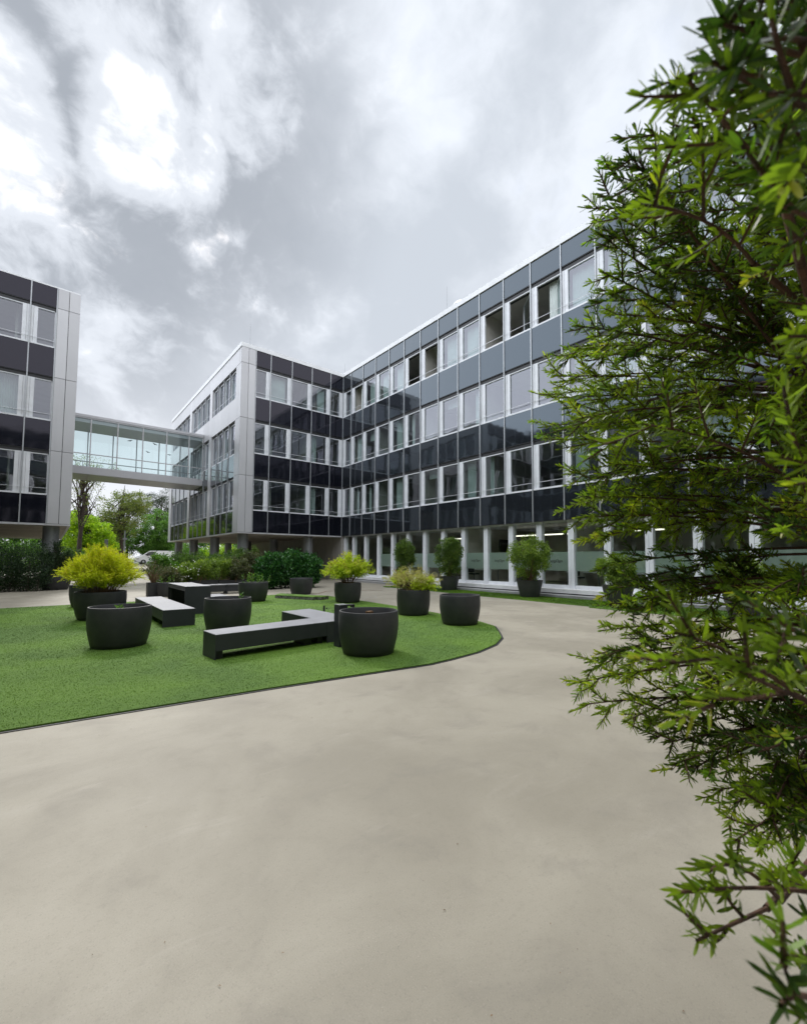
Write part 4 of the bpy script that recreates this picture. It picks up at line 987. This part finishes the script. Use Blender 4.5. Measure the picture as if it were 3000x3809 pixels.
def car(name, label, cat, x, y, z, prof, L, Wd, glassq, wheels, wr, paint, extra=None):
    """body from a side profile (x along the car, z up), narrowed toward the roof"""
    t = thing(name, label, cat, (x, y, z))
    zs = [p[1] for p in prof]; zb, zt = min(zs), max(zs); belt = zb+(zt-zb)*.52
    def half(zz): return Wd/2-(0 if zz < belt else .16*(zz-belt)/(zt-belt))-(.05 if zz < zb+.15 else 0)
    V = []; n = len(prof)
    for s in (-1, 1):
        for px, pz in prof: V.append((x+px, y+s*half(pz), z+pz))
    F = [tuple(range(n)), tuple(range(2*n-1, n-1, -1))]+[((i+1) % n, i, n+i, n+(i+1) % n) for i in range(n)]
    b = MB(); b.V = V; b.F = F
    bo = b.build('body', paint, t, bevel=.05)
    for q in glassq:
        for s in (-1, 1):
            m = MB(); pts = [(x+px, y+s*(half(pz)+.012), z+pz) for px, pz in q]
            m.V = [Vector(p) for p in pts]; m.F = [tuple(range(len(pts)))]; m.build('side_window', 'car_glass', t)
    for wx in wheels:
        for s in (-1, 1): wheel(t, x+wx, y+s*(Wd/2-.12), z+wr, wr, .22, s)
    for s in (-1, 1):
        MB().box(x+prof[0][0]+.10, x+prof[0][0]+.34, y+s*(Wd/2-.02)-.06, y+s*(Wd/2-.02)+.02, z+.72*zt/1.95-.02, z+.72*zt/1.95+.16).build('headlight', 'headlamp', t)
    return t, half
van_prof = [(-2.45, .38), (-2.52, .62), (-2.46, .92), (-2.20, 1.08), (-1.62, 1.28), (-1.00, 1.80), (-.70, 1.93), (-.1, 1.97), (2.3, 1.95), (2.46, 1.80), (2.52, .9), (2.50, .36), (2.0, .26), (-2.0, .26)]
VX, VY = 11.9, 73.6
t, hf = car('van', 'white delivery van with small round emblems on its door, parked beyond the passage', 'van', VX, VY, gz(VY)+.004, van_prof, 5, 1.95,
            [[(-1.42, 1.30), (-.96, 1.70), (-.62, 1.80), (-.12, 1.80), (-.12, 1.22), (-.9, 1.22)]], (-1.55, 1.5), .33, 'paint_white')
m = MB()
for px, pz, r in ((-.95, .98, .07), (-.55, 1.06, .045), (-.15, 1.05, .045)):
    k = len(m.V); n = 12
    for j in range(n): a = 2*math.pi*j/n; m.V.append((VX+px+r*math.cos(a), VY-hf(pz)-.014, gz(VY)+pz+r*math.sin(a)))
    m.F.append(tuple(range(k, k+n)))
m.box(VX+.15, VX+.6, VY-.990, VY-.985, gz(VY)+1.03, gz(VY)+1.055); m.build('emblem', 'black', t)
m = MB(); k = 0
for j in range(14): a = 2*math.pi*j/14; m.V.append((VX-.78+.10*math.cos(a), VY-hf(.68)-.016, gz(VY)+.66+.10*math.sin(a)))
m.F.append(tuple(range(14))); m.build('emblem', 'emblem_blue', t)
MB().box(VX-.1, VX-.085, VY-.985, VY-.981, gz(VY)+.45, gz(VY)+1.85).build('door_gap', 'black', t)
MB().box(VX-1.15, VX-.98, VY-1.12, VY-.98, gz(VY)+1.22, gz(VY)+1.42).build('wing_mirror', 'black', t)
car_prof = [(-2.1, .30), (-2.18, .50), (-2.10, .72), (-1.75, .84), (-.95, .93), (-.30, 1.36), (.2, 1.46), (.9, 1.42), (1.55, 1.08), (2.1, 1.0), (2.16, .55), (2.1, .30), (1.6, .2), (-1.6, .2)]
car('parked_car', 'silver car mostly hidden behind the golden bush', 'car', 6.0, 62.0, gz(62), [(-a, b) for a, b in car_prof][::-1], 4.3, 1.78,
    [[(.80, .96), (.28, 1.32), (-.15, 1.38), (-.15, .96)], [(-.22, .96), (-.22, 1.38), (-.85, 1.34), (-1.3, 1.05)]], (-1.32, 1.32), .31, 'paint_silver')
t = thing('sign_post', 'wide grey metal post above the golden bush', 'post', (4.05, 50, 0))
m = MB(); m.box(3.93, 4.06, 49.95, 50.05, 0, 3.3); m.box(4.07, 4.20, 49.96, 50.06, 0, 3.28); m.build('post', 'steel', t); MB().box(3.91, 4.22, 49.94, 50.07, 3.3, 3.36).build('cap', 'alu_fin', t)
t = thing('lamp_post', 'thin pale post with a small box and short cross arm above the golden bush', 'lamp post', (5.5, 50, 0))
MB().tube([(5.5, 50, 0), (5.5, 50, 4.2)], [.07, .05], 10).build('pole', 'alu_fin', t); MB().box(5.36, 5.72, 49.94, 50.06, 3.38, 3.55).build('box', 'alu_fin', t)
MB().box(5.42, 5.56, 49.93, 50.07, 4.19, 4.26).build('cap', 'steel', t)
t = thing('light_mast', 'thin mast with a flat double lamp head far beyond the bridge', 'lamp post', (13.2, 90, gz(90)))
MB().tube([(13.2, 90, gz(90)), (13.1, 90, 13.0)], [.12, .08], 8).build('mast', 'steel', t)
m = MB(); m.box(12.1, 13.0, 89.8, 90.2, 13.0, 13.14); m.box(13.2, 14.2, 89.8, 90.2, 13.02, 13.14); m.box(12.9, 13.3, 89.95, 90.05, 12.96, 13.04); m.build('lamp_head', 'alu_fin', t)

# ================================================================= rooms behind the storefront
def desk(x, y, label):
    t = thing('desk', label, 'desk', (x, y, .34), 'desks behind the storefront')
    MB().box(x-.4, x+.4, y-.8, y+.8, 1.03, 1.06).build('desk_top', 'wood' if int(y) % 2 else 'paint_white', t)
    for a in (-.36, .36):
        for b in (-.75, .75): MB().box(x+a-.02, x+a+.02, y+b-.02, y+b+.02, .34, 1.03).build('leg', 'steel', t)
    s = thing('monitor', label.replace('desk', 'black monitor on the desk'), 'monitor', (x, y, 1.06), 'monitors on the desks')
    MB().box(x-.05, x-.02, y-.28, y+.28, 1.16, 1.50).build('screen', 'black', s); MB().box(x-.04, x, y-.03, y+.03, 1.075, 1.16).build('stand', 'black', s); MB().box(x-.1, x+.08, y-.12, y+.12, 1.06, 1.075).build('foot', 'black', s)
    c = thing('office_chair', label.replace('desk', 'dark office chair at the desk'), 'chair', (x-.75, y, .34), 'office chairs')
    MB().box(x-.98, x-.55, y-.22, y+.22, .78, .86).build('seat', 'black', c, bevel=.02); MB().box(x-1.03, x-.97, y-.22, y+.22, .90, 1.40).build('backrest', 'black', c, bevel=.02)
    MB().tube([(x-.76, y, .40), (x-.76, y, .78)], .03, 8).build('column', 'steel', c)
    m = MB()
    for k in range(5): a = k*1.2566; m.tube([(x-.76, y, .42), (x-.76+.26*math.cos(a), y+.26*math.sin(a), .37)], .018, 6)
    m.build('base', 'steel', c)
desk(18.9, 13.4, 'desk in the room behind the second storefront planter'); desk(18.9, 10.2, 'desk behind the wide light green shrub'); desk(18.8, 16.3, 'desk by the window left of the lit partition'); desk(18.8, 8.2, 'desk in the room right of the light green shrub')
t = thing('wall_shelf', 'black wall shelf on the room wall behind the frosted window', 'shelf', (20.0, 15.3, 2.1))
MB().box(19.6, 20.9, 15.75, 15.83, 2.05, 2.75).build('back', 'black', t); MB().box(19.6, 20.9, 15.45, 15.75, 2.03, 2.08).build('board', 'black', t)
# lettering on the frosted film, read from inside the room, so mirrored from the court
def lettering(y, txt):
    cu = bpy.data.curves.new('film_lettering', 'FONT'); cu.body = txt; cu.size = .17; cu.extrude = .001; cu.align_x = 'CENTER'
    o = bpy.data.objects.new('film_lettering_curve', cu); COL.objects.link(o)
    o.matrix_world = Matrix(((0, 0, 1, X0+.338), (1, 0, 0, y), (0, 1, 0, 1.50), (0, 0, 0, 1)))
    bpy.context.view_layer.update()
    me = bpy.data.meshes.new_from_object(o.evaluated_get(bpy.context.evaluated_depsgraph_get())); me.transform(o.matrix_world)
    bpy.data.objects.remove(o)
    me.transform(Matrix.Translation(-Vector(main.location))); me.materials.clear(); me.materials.append(MATS['alu_dark'])
    q = bpy.data.objects.new('film_lettering', me); COL.objects.link(q)
    par = min((w for w in main.children if w.name.startswith('shop_window')), key=lambda w: abs(sum(v.co.y for v in w.data.vertices)/len(w.data.vertices)+main.location.y-y))
    q.parent = par
for i in (4, 8, 9, 11): lettering(Y0-us[i]-.95, 'mgDigital')

# ================================================================= litter on the ground
m = MB()
for i in range(110):
    if i < 80:
        x, y, z = rng.uniform(3.5, 9), rng.uniform(5.5, 14), .045
        if not inpoly(np.array([x]), np.array([y]), TURF)[0]: continue
    else:
        d = ray(rng.uniform(0, 2600), 2600+1200*rng.random()**1.2); k = -EYE/d.z; x, y, z = d.x*k, d.y*k, .003
        if inpoly(np.array([x]), np.array([y]), TURF)[0]: continue
    a = rng.uniform(0, 6.28); l = rng.uniform(.003, .009)*(1.8 if i < 80 else 1); w = l*rng.uniform(.15, .5); k = len(m.V)
    ca, sa = math.cos(a), math.sin(a)
    for u, v, h in ((-l, 0, 0), (0, -w, .004), (l, 0, .001), (0, w, .003)): m.V.append((x+u*ca-v*sa, y+u*sa+v*ca, z+h))
    m.F.append((k, k+1, k+2, k+3))
tag(m.build('leaf_litter', 'dry_leaf'), 'scattered dry leaf bits and specks on the turf and paving', 'leaf litter', kind='stuff')

# ================================================================= the yew in front, right
YX, YY_ = 1.62, .02
yew = thing('yew_tree', 'large yew beside the camera filling the right side with needle twigs', 'yew', (YX, YY_, 0))
def needles_for(shoots, dens=460, nl=.0215, nw=.0034):
    """shoots: list of (p0, p1, p2, len, tone); needles spiral along each, two-ranked"""
    VV, TT = [], []
    for b, c, e, ln, tone, sc in shoots:
        n = max(6, int(ln*dens/sc)); u = (np.arange(n)+rng.random(n)*.6)/n
        u_ = u[:, None]; p = (1-u_)**2*b+2*u_*(1-u_)*c+u_**2*e; d = unit(2*(1-u_)*(c-b)+2*u_*(e-c))
        ref = unit(np.array([rng.normal(0, .4), rng.normal(0, .4), 1.0])); s = unit(np.cross(d, ref)); q = np.cross(s, d)
        ph = np.where(np.arange(n) % 2 == 0, 0, np.pi)+rng.normal(0, .75, n)+.25
        rad = s*np.cos(ph)[:, None]+q*np.abs(np.sin(ph))[:, None]*np.sign(np.sin(ph)+.55)[:, None]
        ang = np.clip(rng.normal(.95, .18, n)-.75*np.clip((u-.80)/.20, 0, 1), .2, 1.3)[:, None]
        nd = unit(d*np.cos(ang)+rad*np.sin(ang)); L = (nl*sc*rng.uniform(.75, 1.12, n)*np.clip(1.1-.35*u, .6, 1))[:, None]
        wd = nw*sc*rng.uniform(.85, 1.15, n)[:, None]; S = unit(np.cross(nd, rad+rng.normal(0, .25, (n, 3)))); N = np.cross(S, nd)
        cur = (d*.10+np.array([0, 0, -.04]))*L
        P0 = p; P1 = p+nd*L*.45; P2 = p+nd*L*.82+cur*.5; P3 = p+nd*L+cur
        VV.append(np.stack([P0-S*wd*.3, P0+S*wd*.3, P1+S*wd*.5, P1-S*wd*.5, P2+S*wd*.42, P2-S*wd*.42, P3], 1))
        TT.append(np.clip(tone+rng.normal(0, .13, n), 0, 1))
    V = np.concatenate(VV); n = len(V); k = np.arange(n)[:, None]*7
    F = np.stack([k+[0, 1, 2], k+[0, 2, 3], k+[3, 2, 4], k+[3, 4, 5], k+[5, 4, 6]], 1).reshape(-1, 3)
    return V.reshape(-1, 3), F, np.repeat(np.concatenate(TT), 5)
wood = MB(); SH = []; FR = []
def curve3(b, c, e, n=8):
    t = np.linspace(0, 1, n)[:, None]; return (1-t)**2*b+2*t*(1-t)*c+t**2*e
def add_shoot(p, d, ln, tone, sc, fresh=False, bend=.25):
    d = unit(d); e = p+d*ln+np.array([0, 0, bend*ln*rng.uniform(-.2, .8)]); c = p+d*ln*.5
    (FR if fresh else SH).append((p, c, e, ln, tone, sc))
    wood.tube([tuple(p), tuple(c), tuple(e)], [.0022*sc, .0017*sc, .0011*sc], 4, cap=False)
def branch(tgt, start, sub=1.0, sc=1.0, tone=.45, r=.009, needle_from=.30, side=.17, step=.030, updir=.12, fresh_tip=.25):
    b, e = np.array(start, float), np.array(tgt, float); ln = np.linalg.norm(e-b)
    c = (b+e)/2+rng.normal(0, .06, 3)*ln+np.array([0, 0, updir*ln])
    q = curve3(b, c, e, 10); wood.tube([tuple(p) for p in q], list(np.linspace(r*.62, .0014*sc, 10)), 6, cap=False)
    # needles clothe the outer part of the branch itself
    u0 = .78; b2 = (1-u0)**2*b+2*u0*(1-u0)*c+u0*u0*e; dv = unit(2*(1-u0)*(c-b)+2*u0*(e-c)); SH.append((b2, (b2+e)/2+.02*rng.normal(size=3)*ln*.3, e, np.linalg.norm(e-b2), tone, sc))
    n = int(ln*(1-needle_from)/step*sub); pl = unit(np.cross(dv, unit(rng.normal(size=3)+np.array([0, 0, 1.2]))))
    for k in range(n):
        u = needle_from+(1-needle_from)*(k+.5)/n; p = (1-u)**2*b+2*u*(1-u)*c+u*u*e; d = unit(2*(1-u)*(c-b)+2*u*(e-c))
        s = pl*(1 if k % 2 else -1)+rng.normal(0, .33, 3); L = side*(1.15-.75*u)*rng.uniform(.6, 1.25)*sc**.5
        dd = unit(d*rng.uniform(.7, 1.1)+unit(s)*.85); tn = tone+rng.normal(0, .13)
        add_shoot(p, dd, L, tn, sc)
        if L > .075 and rng.random() < .75:
            for w in ((.45, 1), (.65, -1)):
                if rng.random() < .7: add_shoot(p+dd*L*w[0], unit(dd+unit(np.cross(dd, pl+rng.normal(0, .3, 3)))*w[1]*.9), L*.5, tn, sc)
        if rng.random() < fresh_tip: add_shoot(p+dd*L*.92, unit(dd+rng.normal(0, .15, 3)), .035*sc, rng.random(), sc, True, 0)
def at(px, py, s): d = ray(px, py); return np.array(d)*s+np.array([0, 0, EYE])
def axis(z): return np.array([YX+rng.normal(0, .05), YY_+rng.normal(0, .05), z])
# outline twigs: (pixel x, pixel y, distance, distance below the tip at which the bough leaves the stem)
TIPS = [(2900, -80, .75, .35), (2790, 20, .62, .3), (2680, 130, .60, .3), (2590, 290, .62, .3), (2560, 420, .7, .3), (2415, 480, .95, .35), (2330, 560, 1.0, .35), (2290, 650, 1.05, .3), (2230, 725, 1.1, .3), (2215, 860, 1.1, .25),
        (2240, 1010, 1.15, .2), (2205, 1120, 1.1, .15), (2140, 1210, 1.15, .15), (2120, 1330, 1.3, .1), (2060, 1400, 1.45, .1), (2020, 1470, 1.5, .08), (2015, 1590, 1.5, .05), (2080, 1670, 1.45, .0),
        (2140, 1560, 1.3, .05), (2165, 1790, 1.3, .0), (2150, 1860, 1.3, -.02), (2140, 1925, 1.3, -.05), (2160, 2010, 1.25, -.05), (2230, 2110, 1.2, -.08), (2270, 2190, 1.2, -.1), (2330, 2240, 1.15, -.1),
        (2240, 2345, 1.2, -.1), (2250, 2440, 1.2, -.12), (2125, 2545, 1.25, -.1), (2180, 2500, 1.25, -.1), (2320, 2685, 1.2, -.12), (2400, 2700, 1.2, -.12), (2470, 2765, 1.15, -.12), (2570, 2870, 1.1, -.12),
        (2640, 2940, 1.1, -.12), (2730, 2990, 1.05, -.12), (2850, 3060, 1.0, -.1), (2715, 3140, .95, -.05)]
for x, y, s, dz in TIPS:
    for k in range(2 if y > 1950 else 3 if y > 1300 else 2 if y > 500 else 1):
        T = at(x+(0 if k == 0 else rng.uniform(15, 110)/s), y+(0 if k == 0 else rng.normal(0, 60)), s*rng.uniform(.96, 1.12))
        z = max(.25, T[2]-dz-rng.uniform(0, .15)); st = axis(z)
        # boughs leave the stem but only their outer part is twiggy
        branch(T, st, sub=.85, tone=rng.uniform(.05, .5) if y < 1050 else rng.uniform(.15, .85), needle_from=.42 if s > .8 else .55, step=.036, side=.15*min(1, s**1.3))  # upper boughs take darker tones: shade put into the needle colour
# body of the crown
def left_edge(y):
    ys_ = [-100, 0, 300, 480, 700, 850, 1000, 1210, 1400, 1600, 1800, 2000, 2200, 2350, 2550, 2700, 2800, 2950, 3100, 3200]
    xs_ = [2950, 2900, 2720, 2600, 2330, 2270, 2330, 2240, 2160, 2130, 2220, 2230, 2340, 2340, 2330, 2450, 2600, 2750, 2900, 3000]
    return float(np.interp(y, ys_, xs_))
for i in range(104):
    y = rng.uniform(-150, 2800); x = left_edge(y)+60+rng.random()**.9*(3150-left_edge(y))
    if y < 1050 and rng.random() < .35: continue
    if 250 < y < 1000 and 2600 < x < 2900 and rng.random() < .8: continue
    if 1080 < y < 1400 and 2380 < x < 2850 and rng.random() < .85: continue
    if 1950 < y < 2420 and 2450 < x < 2850 and rng.random() < .7: continue
    if 2000 < y and rng.random() < .28: continue
    if 2600 < y and x < 2800 and rng.random() < .6: continue
    s = rng.uniform(.75, 1.65); T = at(x, y, s); z = max(.2, T[2]-rng.uniform(-.05, .3)); st = axis(z)
    if np.linalg.norm(T-st) < .22: continue
    branch(T, st, sub=.8, tone=float(rng.choice([.08, .42, .78], p=[.62, .30, .08] if y < 1000 else [.30, .36, .34])+rng.normal(0, .07)), needle_from=.45, step=.04, fresh_tip=.33)  # darker tone choices high in the crown paint its shade
# near twigs, large in the picture; low tones paint the upper ones shaded
for x, y, s, x2, y2, tone in ((2560, 300, .50, 2900, 700, .3), (2650, 230, .45, 3050, 420, .22), (2680, 60, .50, 3150, 250, .12), (2820, 150, .48, 3200, 300, .08), (2800, 620, .46, 3250, 760, .1), (2850, 350, .42, 3250, 500, .2), (2900, 760, .45, 3300, 950, .15), (2380, 760, .62, 2800, 980, .6), (2500, 2350, .44, 3050, 2650, .6), (2720, 2480, .42, 3250, 2700, .55), (2850, 2350, .42, 3300, 2500, .4),
                          (2520, 3320, .60, 3300, 3400, .6), (2590, 3500, .60, 2850, 3380, .5), (2640, 3240, .60, 2900, 3350, .55), (2930, 3560, .55, 3300, 3650, .2), (2900, 3740, .42, 3250, 3900, .12), (2930, 1250, .5, 3300, 1350, .7), (2900, 1700, .5, 3350, 1900, .6)):
    T = at(x, y, s); st = at(x2, y2, s*1.25); sc = 1.0
    low = y > 3100
    branch(T, st, sub=.9, sc=sc, tone=tone, needle_from=.05 if low else .1, step=.034, side=.050 if low else .085, r=.004, fresh_tip=.3 if tone > .5 else .05)
    far = axis(max(.3, st[2]-.1)); wood.tube([tuple(st), tuple((st+far)/2+np.array([0, 0, .04])), tuple(far)], [.004, .007, .010], 6, cap=False)
# stems
for k in range(5):
    a = k*1.26; r = .09
    pts = [(YX+r*math.cos(a)*.5, YY_+r*math.sin(a)*.5, 0), (YX+r*math.cos(a), YY_+r*math.sin(a), .8), (YX+r*1.2*math.cos(a+.4), YY_+r*1.2*math.sin(a+.4), 1.7), (YX+r*1.5*math.cos(a+.2), YY_+r*1.5*math.sin(a+.2), 2.9+.15*k)]
    wood.tube(pts, [.045, .034, .024, .008], 9, cap=False)
wood.build('trunk', 'bark_red', yew)
V, F, T_ = needles_for(SH); raw('foliage', V, F, 'yew_leaf', yew, tint=T_)
V, F, T_ = needles_for(FR, dens=520, nl=.020, nw=.0036); raw('fresh_tips', V, F, 'yew_fresh', yew, tint=T_)
print('YEW shoots', len(SH), len(FR), 'needles', len(F)//5)
